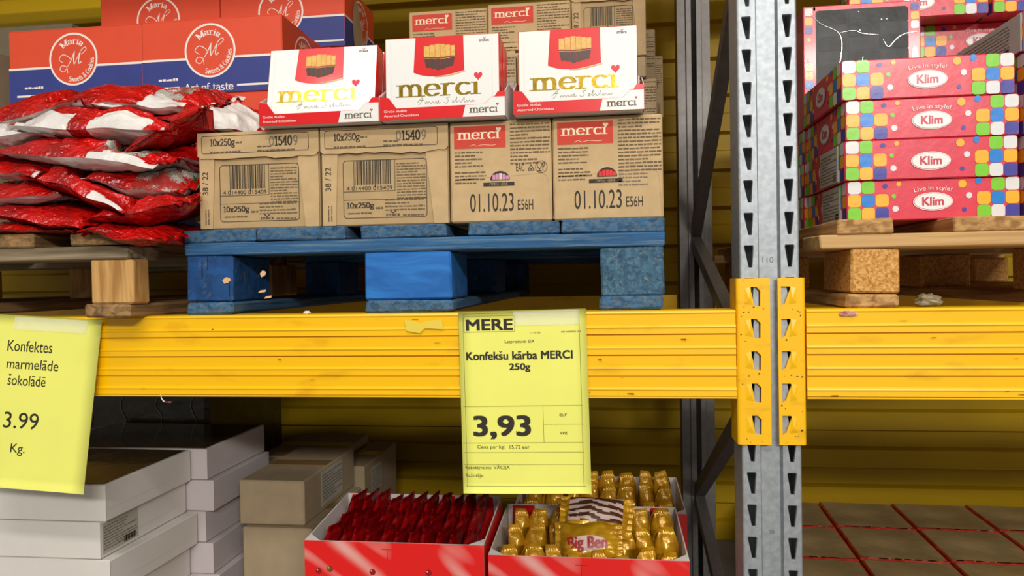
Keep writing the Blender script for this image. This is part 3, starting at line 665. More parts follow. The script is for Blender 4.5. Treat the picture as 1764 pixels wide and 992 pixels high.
def carton_body(b, w, d, h, m='kraft', seam=True):
    b.box(0, w, 0, d, 0, h, m, .0025)
    if seam: b.rect(w * .02, d * .495, w * .98, d * .505, 'kraft_recess', top_at(h), 1)
def barcode_carton(label, loc, group, w=.2135, d=.176, h=CH, rot=0, seed=1):
    t = thing('kraft_carton', label, 'cardboard box', loc, (0, 0, rot), group)
    b = MB(); F = front_at(.003)
    b.box(0, w, .003, d, 0, h - .0005, 'kraft_recess', .002)
    # the sunk middle panel and its print
    x0, x1, y0, y1 = w * .165, w * .83, .012, h * .665
    b.frame(x0, y0, x1, y1, .006, .0011, 'ink', F)
    bx1 = x0 + (x1 - x0) * .62; by = y0 + (y1 - y0) * .46
    b.rect(bx1, by, bx1 + .0009, y1, 'ink', F); b.rect(x0, by - .0004, bx1, by + .0006, 'ink', F)
    b.rect(x0, y0 + (y1 - y0) * .315, x1, y0 + (y1 - y0) * .322, 'ink', F)
    rnd = random.Random(4); u = x0 + (x1 - x0) * .13; e = x0 + (x1 - x0) * .575; k = 0
    while u < e:
        bw = rnd.choice([.0009, .0009, .0016, .0024]); lo = by + (.0115 if k not in (0, 14, 28) else .006)
        b.rect(u, lo, min(u + bw, e), y1 - .001, 'ink', F, 2); u += bw + rnd.choice([.0009, .0012, .0019]); k += 1
    b.text('4 014400 015409', x0 + .006, by + .0022, bx1 - .004, by + .0088, 'ink', F, 2)
    b.small_print(bx1 + .0035, y1 - .004, x1 - .002, 13, .0047, 'ink_soft', F, 2, seed, .5)
    b.pen('10x250g', x0 + .006, y0 + .0145, x0 + (x1 - x0) * .37, y0 + .0265, 'ink', F, 2, nw=.13, nh=.05)
    b.small_print(x0 + .056, y0 + .021, x0 + .068, 1, .006, 'ink_soft', F, 2, 3, .7)
    b.small_print(x0 + .008, y0 + .013, x0 + .05, 1, .0055, 'ink_soft', F, 2, 8, .6)
    b.small_print(x0 + (x1 - x0) * .5, y0 + .034, x1 - .004, 4, .0055, 'ink_soft', F, 2, 9, .5)
    b.text('STORCK', x0 + (x1 - x0) * .51, y0 + .0028, x0 + (x1 - x0) * .68, y0 + .0068, 'ink', F, 2, bold=True)
    b.line([(x0 + (x1 - x0) * .56, y0 + .0115), (x0 + (x1 - x0) * .595, y0 + .008), (x0 + (x1 - x0) * .63, y0 + .0115)], .0014, 'ink', F, 2)
    b.small_print(x0 + (x1 - x0) * .71, y0 + .0078, x1 - .006, 1, .005, 'ink_soft', F, 2, 10, .6)
    b.build('carton_body', t)
    for s in (0, 1):
        a, c, e = (0.0005, w * .105, w * .13) if s == 0 else (w * .995, w * .885, w * .825)
        fl = MB(); pr = [(a, .001), (c if s == 0 else c, .001), (e, h * .74), (a, h * .74)]
        if s: pr = pr[::-1]
        fl.prism(pr, .0003, .0032, 'kraft', 'y')
        if s == 0:
            FV = lambda u, v, l: (w * .022 + .014 - v, .0003 - EPS * l, u)
            fl.text('38 / 22', h * .36, .003, h * .60, .013, 'ink', FV, 2)
            fl.small_print(.008, .012, .034, 2, .005, 'ink_soft', FV, 2, 5, .5)
        fl.build('side_flap', t)
    l = MB(); rnd = random.Random(seed + 20); z0 = h * .735
    edge = [(w * (1 - i / 14.0), z0 + rnd.uniform(-.0016, .0012) - (.002 if i in (3, 4, 5) else 0)) for i in range(1, 14)]
    l.prism([(-.001, z0 + .004), (-.001, h), (w + .001, h), (w + .001, z0 + .006), (w - .004, z0)] + edge + [(.004, z0)], -.0022, .0008, 'kraft', 'y')
    l.add([(-.001, -.0022, h), (w + .001, -.0022, h), (w + .001, d, h + .0015), (-.001, d, h + .0015)], [(0, 1, 2, 3)], 'kraft')
    FL = front_at(-.0022)
    l.frame(w * .03, z0 + .008, w * .925, h - .005, .004, .001, 'ink', FL)
    l.pen('10x250g', w * .105, z0 + .0175, w * .315, h - .0105, 'ink', FL, 2, nw=.13, nh=.05)
    l.small_print(w * .32, h - .012, w * .40, 1, .007, 'ink_soft', FL, 2, 6, .55)
    l.small_print(w * .105, z0 + .0145, w * .36, 1, .005, 'ink_soft', FL, 2, 7, .6)
    l.pen('1540', w * .645, z0 + .0175, w * .79, h - .0095, 'ink', FL, 2, nw=.15, nh=.06)
    l.pen('9', w * .80, z0 + .0175, w * .835, h - .0095, 'ink_grey', FL, 2, nw=.1, nh=.05)
    l.pen('0', w * .60, z0 + .0175, w * .64, h - .0095, 'ink_grey', FL, 2, nw=.1, nh=.05)
    l.small_print(w * .50, z0 + .021, w * .62, 1, .005, 'ink_soft', FL, 2, 11, .6)
    l.small_print(w * .50, z0 + .0145, w * .81, 1, .005, 'ink_soft', FL, 2, 12, .6)
    l.build('lid_flap', t)
    return t
def patch_carton(label, loc, group, w=.173, d=.2165, h=CH, rot=0, seed=1, eac=True, inner='pk_white', code=True, dull=False):
    t = thing('kraft_carton', label, 'cardboard box', loc, (0, 0, rot), group)
    b = MB(); km = 'kraft2' if dull else 'kraft'; carton_body(b, w, d, h, km); F = front
    b.rect(w * .045, h * .735, w * .555, h * .955, 'red_print', F)
    b.pen('mercI', w * .075, h * .825, w * .505, h * .895, 'cream', F, 2, nw=.12, nh=.04)
    heart(b, w * .488, h * .915, .0042, 'cream', F, 2)
    b.line(spline([(w * .2, h * .755), (w * .24, h * .772), (w * .27, h * .756), (w * .33, h * .768), (w * .42, h * .760), (w * .46, h * .768)], 4), .0006, 'cream', F, 2)
    b.small_print(w * .05, h * .725, w * .33, 5, .0056, 'ink_soft', F, 2, seed + 1)
    b.small_print(w * .05, h * .525, w * .36, 4, .0056, 'ink_soft', F, 2, seed + 2)
    b.small_print(w * .05, h * .40 + .0095, w * .30, 1, .0056, 'ink_soft', F, 2, seed + 3)
    b.small_print(w * .6, h * .985, w * .985, 12 if eac else 15, .0057, 'ink_soft', F, 2, seed + 4)
    if eac:
        b.text('EAC', w * .655, h * .495, w * .735, h * .565, 'ink', F, 2)
        triangle_sign(b, w * .80, h * .525, .0052, F); cup_sign(b, w * .90, h * .53, .0065, F)
        b.ring(w * .9, h * .53, .0098, .0007, 'ink', F, 2)
    else:
        b.small_print(w * .6, h * .46, w * .86, 4, .0057, 'ink_grey', F, 2, seed + 8)
    # tear flap outline, OPEN HERE bar and stamped date
    cu = w * .5 if eac else w * .5
    b.line(spline([(w * .0, h * .02), (w * .02, h * .3), (w * .04, h * .41), (w * .1, h * .435)], 4) + [(w * .42, h * .445)], .0008, 'kraft_recess', F)
    b.line([(w * .6, h * .45), (w * .9, h * .47)] + spline([(w * .9, h * .47), (w * .955, h * .43), (w * .97, h * .3), (w * .985, h * .02)], 4), .0008, 'kraft_recess', F)
    b.rect(w * .33, h * .355, w * .635, h * .392, 'ink', F, 2)
    b.text('OPEN HERE', w * .39, h * .362, w * .57, h * .386, 'kraft2', F, 3)
    # half-round hand hole showing the inner packs
    b.poly([(w * .405, h * .412)] + [(w * .495 + .0158 * math.cos(R_(a)), h * .42 + .0158 * math.sin(R_(a)) * .85) for a in range(180, -1, -12)] + [(w * .585, h * .42), (w * .585, h * .412)], 'ink', F, 2)
    if code:
        b.text('01.10.23', w * .195, h * .105, w * .625, h * .285, 'ink', F, 2)
        b.text('E56H', w * .665, h * .115, w * .815, h * .215, 'ink', F, 2)
    b.build('carton_body', t)
    c = MB(); x = w * .42
    for i in range(5):
        a = x + i * .0055; zt = h * .42 + .0158 * .72 * math.sqrt(max(0, 1 - ((a + .0026 - w * .495) / .0165) ** 2)) - .0016
        c.box(a, a + .005, -.0011, -.0006, h * .418, zt, inner if i != 2 or inner == 'red_gloss' else 'pk_white', .0004)
    c.build('inner_pack', t)
    return t
YC = .03
barcode_carton('kraft carton with a barcode panel, left end of the front row on the blue pallet', (-.9295, YC, PT), 'kraft cartons of chocolates', w=.2125, seed=1)
barcode_carton('kraft carton with a barcode panel, second from left in the front row', (-.7120, YC, PT), 'kraft cartons of chocolates', w=.2145, seed=2)
patch_carton('kraft carton with red patch, stamped date and recycling symbols, third in the front row', (-.4944, YC, PT), 'kraft cartons of chocolates', w=.1655, seed=3, inner='pk_pink')
patch_carton('kraft carton with red patch and stamped date, right end of the front row', (-.3270, YC, PT), 'kraft cartons of chocolates', w=.173, seed=4, eac=False, inner='red_gloss')
# rows behind and above (the ones that only carry others are seen in slivers between the trays)
L1, L2, L3 = PT, PT + CH + .0015, PT + 2 * (CH + .0015)
def plain_carton(label, loc, w, d, h, m='kraft2', group=None, name='kraft_carton', rot=0, lid=True):
    t = thing(name, label, 'cardboard box', loc, (0, 0, rot), group)
    b = MB(); b.box(0, w, 0, d, 0, h, m, .0025); b.build('carton_body', t)
    b = MB(); b.box(w * .004, w * .996, d * .3, d * .7, h, h + .0006, 'tapebrown', .0002); b.build('packing_tape', t)
    return t
g2 = 'kraft cartons stacked behind the front row'
patch_carton('red-patch kraft carton behind the left white chocolate boxes, only its top edge showing', (-.755, .222, L2), g2, seed=5, dull=True)
patch_carton('red-patch kraft carton hidden behind the middle chocolate tray', (-.58, .222, L2), g2, seed=6, dull=True)
patch_carton('red-patch kraft carton showing a sliver of red between the middle and right chocolate trays', (-.404, .222, L2), g2, seed=7, dull=True)
patch_carton('kraft carton edge sticking out right beside the right chocolate tray, lower of two', (-.306, .445, L2), g2, seed=8, dull=True, eac=False)
patch_carton('kraft carton behind the left chocolate tray in the second tier', (-.70, .445, L2), g2, seed=13, dull=True)
patch_carton('kraft carton behind the middle chocolate tray in the second tier', (-.51, .445, L2), g2, seed=14, dull=True)
patch_carton('upper kraft carton with red patch standing highest at left, against the yellow wall', (-.6640, .425, L3), g2, seed=9)
patch_carton('upper kraft carton with red patch and recycling symbols, beside the upper barcode carton', (-.4880, .412, L3), g2, seed=10, w=.176)
barcode_carton('upper kraft carton with a barcode panel, above the right chocolate tray', (-.3105, .435, L3 + .0455), g2, w=.156, seed=3)
plain_carton('flat kraft carton lying under the upper barcode carton', (-.3100, .4365, L3), .155, .17, .0438, group=None)
patch_carton('kraft carton edge sticking out right beside the right chocolate tray, upper of two', (-.296, .63, L3), g2, seed=11, dull=True, eac=False)
patch_carton('kraft carton at the very back, peeping out beside the upper barcode carton', (-.262, .66 + .19, L3), g2, seed=12, dull=True)
for i, (x, y, lv, n) in enumerate([(-.895, .26, L1, 4), (-.895, .49, L1, 4), (-.895, .72, L1, 4), (-.66, .67, L2, 3), (-.895, .94, L1, 4), (-.48, .90, L2, 2)]):
    for k in range(n):
        t = plain_carton('kraft carton buried in the stack behind the front row of the blue pallet', (x + k * .185, y, lv), .18, .2, CH, group='buried kraft cartons')

# ------------------------------------------------------------------ display trays with chocolate boxes
BXW, BXH, BXT = .186, .130, .0185
def choc_box(label, loc, rot, printed=True):
    t = thing('chocolate_box', label, 'box of chocolates', loc, rot, 'white chocolate boxes in the display trays')
    b = MB(); b.box(0, BXW, 0, BXT, 0, BXH, 'red_gloss', .0012)
    F = front
    b.rect(.0012, .0012, BXW - .0012, BXH - .0012, 'white_gloss', F)
    if printed:
        for u in (.009, BXW - .012): b.rect(u, .01, u + .0008, BXH - .008, 'white_line', F, 2)
        ru0, ru1 = BXW * .272, BXW * .685
        b.poly([(ru0, BXH - .0012), (ru0 - .004, BXH * .565)] + [(ru0 - .004 + (ru1 - ru0 + .006) * i / 12, BXH * .565 - .0075 * math.sin(math.pi * (i / 12) ** .8)) for i in range(1, 12)] + [(ru1 + .002, BXH * .5655), (ru1 + .001, BXH - .0012)], 'red_gloss', F, 2)
        b.line([(ru0 + .004 + (ru1 - ru0) * i / 12, BXH * .556 - .0072 * math.sin(math.pi * (i / 12) ** .8)) for i in range(4, 13)], .0006, 'goldprint', F, 3, .0016)
        # the picture of wrapped sticks: dark below, gold above
        c0, c1, yb, ym, yt = BXW * .345, BXW * .62, BXH * .60, BXH * .745, BXH * .905
        n = 6
        for i in range(n):
            a = c0 + (c1 - c0) * (i / n) ** .93; c = c0 + (c1 - c0) * ((i + 1) / n) ** .93 - .0006; q = .5 - abs((i + .5) / n - .45); s = (.012 * (1 - q) - .005)
            b.poly([(a + .0035 - i * .0012, yb + .0035 - q * .012), (c + .0028 - i * .0012, yb + .0035 - q * .012), (c, ym - q * .004), (a, ym - q * .004)], 'choc', F, 3)
            b.poly([(a, ym - q * .004 + .0009), (c, ym - q * .004 + .0009), (c, yt - .004 + q * .008), (a, yt - .004 + q * .008)], 'goldprint', F, 3)
            b.poly([(a, ym - q * .004 - .0022), (c, ym - q * .004 - .0022), (c, ym - q * .004 - .0015), (a, ym - q * .004 - .0015)], 'goldprint', F, 4)
        b.pen('mercI', BXW * .09, BXH * .265, BXW * .84, BXH * .42, 'gold', F, 2, nw=.125, nh=.035)
        heart(b, BXW * .815, BXH * .49, .0068, 'heart', F, 2)
        scr = [[(0, .3), (.5, 1), (.3, .2), (.1, 0)], [(.2, .6), (.6, .65)], [(.7, .4), (.75, .05), (.85, .4), (.95, .1), (1.05, .4), (1.2, .05), (1.35, .35), (1.5, .1), (1.7, .4), (1.75, .05), (1.9, .5), (1.9, .1), (2.1, .2)],
               [(2.9, .9), (2.6, .8), (2.75, .45), (2.6, .05), (2.35, .2)], [(3.05, .3), (3.2, .4), (3.1, .08), (3.35, .3), (3.5, .9), (3.45, .1), (3.7, .35), (3.8, .08), (4.0, .35), (4.15, .8), (4.15, .1), (4.35, .35), (4.4, .08), (4.6, .35), (4.7, .1), (4.85, .35), (4.9, .1), (5.1, .3)]]
        for st in scr: b.line(spline([(BXW * .28 + p[0] * .0185, BXH * .165 + p[1] * .0115) for p in st], 5), .0006, 'ink_grey', F, 2)
        b.text('STORCK', BXW * .83, BXH * .905, BXW * .915, BXH * .93, 'ink', F, 2, bold=True)
        b.line([(BXW * .862, BXH * .957), (BXW * .872, BXH * .938), (BXW * .888, BXH * .96)], .0009, 'heart', F, 2)
    b.build('box_body', t)
    return t
def tray(label, loc, rot, n, boxlabels, lean, w=.203, dep=.125):
    t = thing('display_tray', label, 'display tray', loc, (0, 0, rot), 'red and white display trays')
    hL, hN, hR = .0385, .0195, .0385
    b = MB(); b.box(0, w, .0012, dep, 0, .0012, 'white_board', .0004); b.build('tray_base', t)
    b = MB()
    prof = [(0, 0), (w, 0), (w, hR), (w - .0115, hR), (w - .0165, hR - .0075), (w - .021, hR - .0078), (w - .033, hN), (.027, hN - .001), (.0145, hL - .003), (0, hL)]
    b.prism(prof, 0, .0012, 'red_gloss', 'y')
    F = front
    u0 = w * .665
    b.poly([(u0, .0004), (w - .0004, .0004), (w - .0004, hR - .0085), (w - .021, hR - .0085), (w - .0325, hN - .0004), (u0 + .0045, hN - .0007)], 'white_gloss', F)
    b.text('Große Vielfalt', .0065, .0120, .0445, .0160, 'white_print', F, 2)
    b.text('Assorted Chocolates', .0065, .0048, .0640, .0088, 'white_print', F, 2)
    b.pen('mercI', w * .715, .0062, w * .945, .0142, 'ink_soft', F, 2, nw=.12, nh=.045)
    heart(b, w * .94, .0185, .0022, 'heart', F, 2)
    b.build('front_panel', t)
    for s in (0, 1):
        x = 0 if s == 0 else w - .0012
        b = MB(); b.prism([(.0012, 0), (dep, 0), (dep, .07), (.05, .062), (.0012, hL)], x, x + .0012, 'white_board', 'x')
        b.build('side_panel', t)
    b = MB(); b.box(0, w, dep, dep + .0012, 0, .085, 'white_board', .0004); b.build('back_panel', t)
    Tm = Matrix.Translation(loc) @ Matrix.Rotation(rot, 4, 'Z')
    y = .0035
    for i in range(n):
        p = Tm @ Vector(((w - BXW) / 2 - .0012 * (i % 2), y, .0018 + BXT * math.sin(R_(lean))))
        choc_box(boxlabels if i == 0 else boxlabels.replace('front', '%s' % ['', 'second', 'third', 'fourth', 'fifth', 'sixth'][i]) , p, (-R_(lean), 0, rot), i == 0)
        y += (BXT + .0006) / math.cos(R_(lean))
    return t
YT = .004
zt = PT + CH + .0026
tray('left display tray of white chocolate boxes, on the first two kraft cartons', (-.8075, YT, zt), R_(0.4), 3, 'front white chocolate box leaning back in the left tray, over the first two kraft cartons', 12)
tray('middle display tray of white chocolate boxes, straddling the second and third kraft cartons', (-.6020, YT, zt), R_(0.3), 5, 'front white chocolate box in the middle tray, over the second and third kraft cartons', 1)
tray('right display tray of white chocolate boxes, on the two red-patch cartons', (-.3860, YT, zt), R_(0.3), 4, 'front white chocolate box in the right tray, over the two red-patch cartons', 2)

# ------------------------------------------------------------------ orange and navy biscuit cartons on the left pallet
MW, MD, MH = .3215, .228, .160
def script_m(b, u, v, s, F, w=.0011):
    b.line(spline([(u - .55 * s, v - .15 * s), (u - .78 * s, v + .05 * s), (u - .55 * s, v + .28 * s), (u - .2 * s, v + .12 * s), (u - .1 * s, v - .05 * s)], 8), w, 'white_print', F, 3, w * 1.5)
    b.line(spline([(u - .28 * s, v - .32 * s), (u - .05 * s, v + .05 * s), (u + .12 * s, v + .48 * s)], 6), w, 'white_print', F, 3, w * 1.8)
    b.line(spline([(u + .12 * s, v + .48 * s), (u + .06 * s, v + .05 * s), (u + .08 * s, v - .28 * s)], 6), w * 1.6, 'white_print', F, 3, w * 2.4)
    b.line(spline([(u + .08 * s, v - .28 * s), (u + .3 * s, v + .15 * s), (u + .52 * s, v + .5 * s), (u + .72 * s, v + .62 * s), (u + .78 * s, v + .5 * s), (u + .5 * s, v + .25 * s)], 6), w, 'white_print', F, 3, w * 1.4)
    b.line(spline([(u + .46 * s, v + .42 * s), (u + .34 * s, v + .0 * s), (u + .36 * s, v - .22 * s), (u + .5 * s, v - .12 * s)], 6), w * 1.5, 'white_print', F, 3, w * 2.2)
    b.line(spline([(u - .28 * s, v - .32 * s), (u - .5 * s, v - .62 * s), (u - .74 * s, v - .5 * s), (u - .62 * s, v - .3 * s), (u - .36 * s, v - .38 * s), (u - .3 * s, v - .7 * s)], 6), w, 'white_print', F, 3, w * 1.5)
def on_arc(cu, cv, r, a0, down=False):
    """bend a straight line of lettering (u along, v up) round a circle"""
    def f(u, v):
        a = R_(a0) - u / r if not down else R_(a0) + u / r
        q = r + v if not down else r - v
        return (cu + q * math.cos(a), cv + q * math.sin(a))
    return f
def biscuit_carton(label, loc, group='orange and navy biscuit cartons', rot=0):
    t = thing('biscuit_carton', label, 'cardboard box', loc, (0, 0, rot), group)
    b = MB(); b.box(0, MW, 0, MD, 0, MH, 'orange', .0025)
    def face(F, W, circ):
        b.rect(.0006, .0005, W - .0006, MH * .455, 'blue_print', F, 1); b.rect(.0005, MH * .455, W - .0005, MH * .485, 'white_print', F, 1)
        cu, cv, r = circ
        b.disc(cu, cv, r, 'white_print', F, 2, n=48); b.disc(cu, cv, r * .925, 'orange', F, 3, n=48)
        b.pen('Maria', -r * .43, 0, r * .43, r * .235, 'white_print', lambda u, v, l: F(u, v, l + 1), 3, nw=.13, nh=.05, warp=on_arc(cu, cv, r * .57, 94))
        b.pen('Sweets & Cookies', 0, 0, r * 1.58, r * .2, 'white_print', lambda u, v, l: F(u, v, l + 1), 3, nw=.12, nh=.05, warp=on_arc(cu, cv, r * .86, -104, True))
        script_m(b, cu - .02 * r, cv - .02 * r, r * .72, lambda u, v, l: F(u, v, l + 1))
        return cu
    face(front, MW, (MW * .493, MH * .57, MH * .365))
    b.pen('Art of taste', MW * .30, MH * .028, MW * .655, MH * .135, 'white_print', front, 2, nw=.11, nh=.05)
    b.rect(MW * .68, MH * .075, MW * .99, MH * .103, 'white_print', front, 2)
    b.rect(MW * .06, MH * .075, MW * .27, MH * .103, 'white_print', front, 2)
    b.text('НОВИНКА', MW * .12, MH * .16, MW * .25, MH * .2, 'white_print', front, 2) if False else b.small_print(MW * .12, MH * .235, MW * .26, 1, .008, 'white_print', front, 2, 3, .8)
    face(right_at(MW), MD, (MD * .52, MH * .56, MH * .36))
    b.rect(MW * .003, MD * .49, MW * .997, MD * .51, 'orange', top_at(MH), 1)
    b.build('carton_body', t)
    b = MB(); b.rect(MW * .1, .003, MW * .9, .0034, 'orange', top_at(MH), 2)
    for s in (0, 1):
        y0, y1 = (.003, MD * .494) if s == 0 else (MD * .506, MD - .003)
        b = MB(); b.box(.003, MW - .003, y0, y1, MH, MH + .0016, 'orange', .0006); b.build('top_flap', t)
    return t
LT = .1395; MY = .352; H1 = MH + .0022
bx = [-1.570, -1.2435]
for k, n in ((0, 'bottom'), (1, 'middle')):
    biscuit_carton('orange and navy biscuit carton, %s of the left front stack, behind the red sweet bags' % n, (bx[0] - .004 * k, MY, LT + k * H1))
    biscuit_carton(('biscuit carton of the right front stack, its emblem half covered by sweet bags' if k else 'biscuit carton lowest in the right front stack, hidden behind sweet bags'), (bx[1] + .002 * k, MY, LT + k * H1))
biscuit_carton('biscuit carton topping the left front stack, emblem rising behind the red sweet bags', (bx[0] + .002, MY + .004, LT + 2 * H1))
biscuit_carton('orange and navy biscuit carton with its whole round emblem and slogan showing', (bx[1], MY, LT + 2 * H1))
for k in range(3):
    for j in (0, 1):
        biscuit_carton('orange and navy biscuit carton in the hidden row behind the front pair', (bx[j] + .02, MY + .235, LT + k * H1), 'hidden biscuit cartons')
biscuit_carton('orange biscuit carton cut by the top edge of the photo, behind the left front carton', (-1.513, .590, LT + 3 * H1))
t = biscuit_carton('biscuit carton cut by the photo top, with a torn pale patch on its side', (-1.1885, .588, LT + 3 * H1))
b = MB(); F = right_at(MW)
b.poly(spline([(.07, .002), (.055, .05), (.055, .1), (.075, .138), (.1, .12), (.125, .07), (.15, .03), (.16, .002)], 4), 'kraft2', F, 6); b.build('torn_patch', t)
def grey_box(label, loc, w, d, h):
    t = thing('storage_carton', label, 'cardboard box', loc); b = MB(); b.box(0, w, 0, d, 0, h, 'greyboard', .003); b.build('carton_body', t)
    b = MB(); b.box(.002, w - .002, d * .5 - .025, d * .5 + .025, h, h + .0006, 'tapebrown', .0002); b.build('packing_tape', t)
grey_box('dull grey-brown carton at the back, top left corner of the photo', (-2.29, .83, LT), .51, .4, .68)
grey_box('darker carton at the left edge of the photo, beside the left biscuit carton', (-2.05, .36, LT), .44, .24, .45)
M['film_glare'] = mat('painted_film_glare', (150, 150, 142), .12, spec=.9)
M['window_grey'] = mat('grey_pieces_behind_film', (60, 61, 63), .3, spec=.12, var=.3, vscale=30, bump=.4, bscale=14, bdist=.004)
M['window_black'] = mat('dark_pieces_behind_film', (46, 46, 48), .3, spec=.12, var=.3, vscale=30, bump=.4, bscale=14, bdist=.004)
# ------------------------------------------------------------------ pink gift boxes with coloured squares on the right pallet
KW, KD, KH = .251, .218, .0615
def squares(b, F, W, H, mirror=False):
    """three rows of rounded squares at each end of a long face, scattered dots between"""
    s = H / 3.0; q = s * .95
    tabL = [['sq_white', 'sq_green', None], ['sq_orange', 'sq_blue', 'sq_orange'], ['sq_green', 'sq_orange', 'sq_navy']]
    tabR = [[None, 'sq_green', 'sq_white'], ['sq_orange', 'sq_blue', 'sq_orange'], ['sq_green', 'sq_white', 'sq_navy']]
    for r in range(3):
        for c in range(3):
            v = H - s * (r + 1) + (s - q) / 2
            if tabL[r][c]: u = .0014 + c * s * .995; b.rrect(u, v, u + q, v + q, q * .26, tabL[r][c], F, 2)
            if tabR[r][c]: u = W - .0014 - (3 - c) * s * .995 + (s - q); b.rrect(u, v, u + q, v + q, q * .26, tabR[r][c], F, 2)
    for (u, v, r, m) in ((.225, .86, .0038, 'sq_navy'), (.305, .9, .0036, 'sq_orange'), (.275, .6, .0034, 'sq_green'), (.285, .28, .0046, 'sq_white'),
                         (.672, .86, .006, 'sq_orange'), (.765, .92, .005, 'sq_blue'), (.71, .57, .0046, 'sq_white'), (.682, .22, .0034, 'sq_navy')):
        b.disc(W * u, H * v, r, m, F, 2, n=20)
def logo_oval(b, F, cu, cv, sx, sy):
    b.disc(cu, cv, sx, 'klim_red', F, 2, ry=sy, n=36); b.disc(cu, cv, sx * .975, 'white_print', F, 3, ry=sy * .955, n=36)
    b.disc(cu, cv, sx * .93, 'klim_red', F, 4, ry=sy * .87, n=36); b.disc(cu, cv, sx * .915, 'white_gloss', F, 5, ry=sy * .84, n=36)
    b.text('Klim', cu - sx * .54, cv - sy * .42, cu + sx * .52, cv + sy * .48, 'klim_red', F, 6, bold=True)
def gift_box(label, loc, rot=(0, 0, 0), sticker=False, slogan=True, group='pink gift boxes with coloured squares', window=True):
    t = thing('gift_box', label, 'gift box', loc, rot, group)
    b = MB(); b.box(0, KW, 0, KD, 0, KH, 'pink_print', .0016); F = front
    squares(b, F, KW, KH)
    logo_oval(b, F, KW * .502, KH * .44, KW * .118, KH * .24)
    if slogan:
        b.text('Live in style!', -.0265, 0, .0265, .0085, 'white_print', F, 3, warp=on_arc(KW * .502, KH * .70 - .11, .11, 90))
    L = left_at(0)
    G = lambda u, v, l: L(-KD + u, v, l)
    squares(b, G, KD, KH); logo_oval(b, G, KD * .5, KH * .5, KD * .13, KH * .28)
    b.build('box_body', t)
    if window:
        b = MB(); T = top_at(KH)
        b.rrect(.028, .020, KW - .028, KD - .016, .006, 'window_dark', T, 1)
        for i in range(6):
            u = .006 + i * .042; b.rrect(u, .003, u + .013, .015, .003, ['sq_white', 'sq_green', 'sq_orange', 'sq_blue', 'sq_navy', 'sq_orange'][i], T, 1)
        for i in range(5):
            for (u0, o) in ((.004, 0), (KW - .020, 2)):
                v = .02 + i * .04; b.rrect(u0, v, u0 + .0145, v + .0145, .0035, ['sq_orange', 'sq_white', 'sq_blue', 'sq_navy', 'sq_green'][(i + o) % 5], T, 1)
        b.build('clear_window', t)
    if sticker:
        b = MB(); G2 = lambda u, v, l: (-.0003 - EPS * l, KD - u, v)
        b.box(-.0022, 0, .03 if sticker is True else .004, .125 if sticker is True else .205, .002, .059, 'label_grey', .0002)
        S = lambda u, v, l: (-.0022 - EPS * l, .125 - u, v)
        b.small_print(.004 if sticker is True else -.07, .054, .09, 9, .0052, 'ink_grey', S, 1, 4, .5)
        b.rect(.072, .004, .088, .016, 'ink_grey', S, 1); b.build('paper_sticker', t)
    return t
RT = .1337
def row(px_left, py, Y): return at(px_left, py, Y).x
g = 'pink gift boxes with coloured squares'
KP = KH + .0009
gift_box('bottom pink gift box of the front stack, resting on the unpainted pallet', (.1300, .062, RT), (0, 0, R_(0)), True)
gift_box('pink gift box lacking a slogan above its oval, second lowest of the front stack', (.1262, .058, RT + KP), (0, 0, R_(.3)), True, slogan=False)
gift_box('pink gift box with white oval, second from the top of the front stack', (.1285, .060, RT + 2 * KP), (0, 0, R_(-.2)))
gift_box('pink gift box on top of the front stack, right of the rack upright', (.1225, .058, RT + 3 * KP), (0, 0, R_(.2)))
for k, nm in enumerate(['bottom', 'second', 'third', 'fourth', 'top']):
    gift_box('pink gift box cut by the right edge of the photo, %s of its stack' % ['lowest', 'second lowest', 'middle one', 'second highest', 'highest'][k], (.3865 + (.002 if k % 2 else 0), .060, RT + k * KP), (0, 0, 0), sticker=2 if k == 4 else False)
for k in range(3):
    gift_box('pink gift box in the second row, %s of the stack behind the front stack' % ['bottom', 'middle', 'top'][k], (.122 + .002 * k, .286, RT + k * KP), (0, 0, 0), sticker=(k < 2), window=False)
for k in range(5):
    gift_box('pink gift box in the hidden second row at the right edge of the photo', (.392, .40, RT + k * KP), group='hidden pink gift boxes', window=False)
for k in range(3, 5):
    gift_box('pink gift box hidden behind the upright standing gift box', (.128, .40, RT + k * KP), group='hidden pink gift boxes behind the standing one', window=False)
plain_carton('flat kraft carton bridging the hidden pink gift boxes under the half covered one', (.128, .402, RT + 5 * KP), .512, .21, .0284)
zt7 = RT + 5 * KP + .0292
gift_box('pink gift box half covered by a grey stickered box side, just above the front stack', (.362, .402, zt7), window=False)
gift_box('pink gift box hidden behind the upright standing gift box, on the flat carton', (.108, .402, zt7), window=False)
zt8 = zt7 + KP
gift_box('pink gift box of the back row, resting over the half covered one', (.225, .348, zt8), window=False)
gift_box('pink gift box of the back row in the top right corner of the photo', (.225 + KW + .007, .348, zt8), window=False)
# the one standing on its side, its window facing the aisle
t = thing('gift_box', 'pink gift box standing upright with its dark window facing the aisle, beside the rack upright', 'gift box', (.125, .288, RT + 3 * KP + .0006), (0, 0, 0), g)
SW, SH, SD = KD - .012, .2275, .058
b = MB(); b.box(0, SW, 0, SD, 0, SH, 'pink_print', .0016)
for (u0, w_) in ((.003, 0), (SW - .017, 1)):
    for i in range(3):
        v = SH - .018 - i * .0165; b.rrect(u0, v, u0 + .014, v + .014, .0035, [['sq_white', 'sq_orange', 'sq_navy'], ['sq_navy', 'sq_orange', 'sq_white']][w_][i], front, 2)
        v = .075 + i * .0165; b.rrect(u0, v, u0 + .014, v + .014, .0035, ['sq_blue', 'sq_orange', 'sq_green'][i], front, 2)
for i in range(2): b.rrect(.0185 + 0 * i, SH - .0085, .022, SH - .002, .001, 'sq_green', front, 2)
b.disc(.010, SH - .062, .0036, 'sq_green', front, 2, n=20)
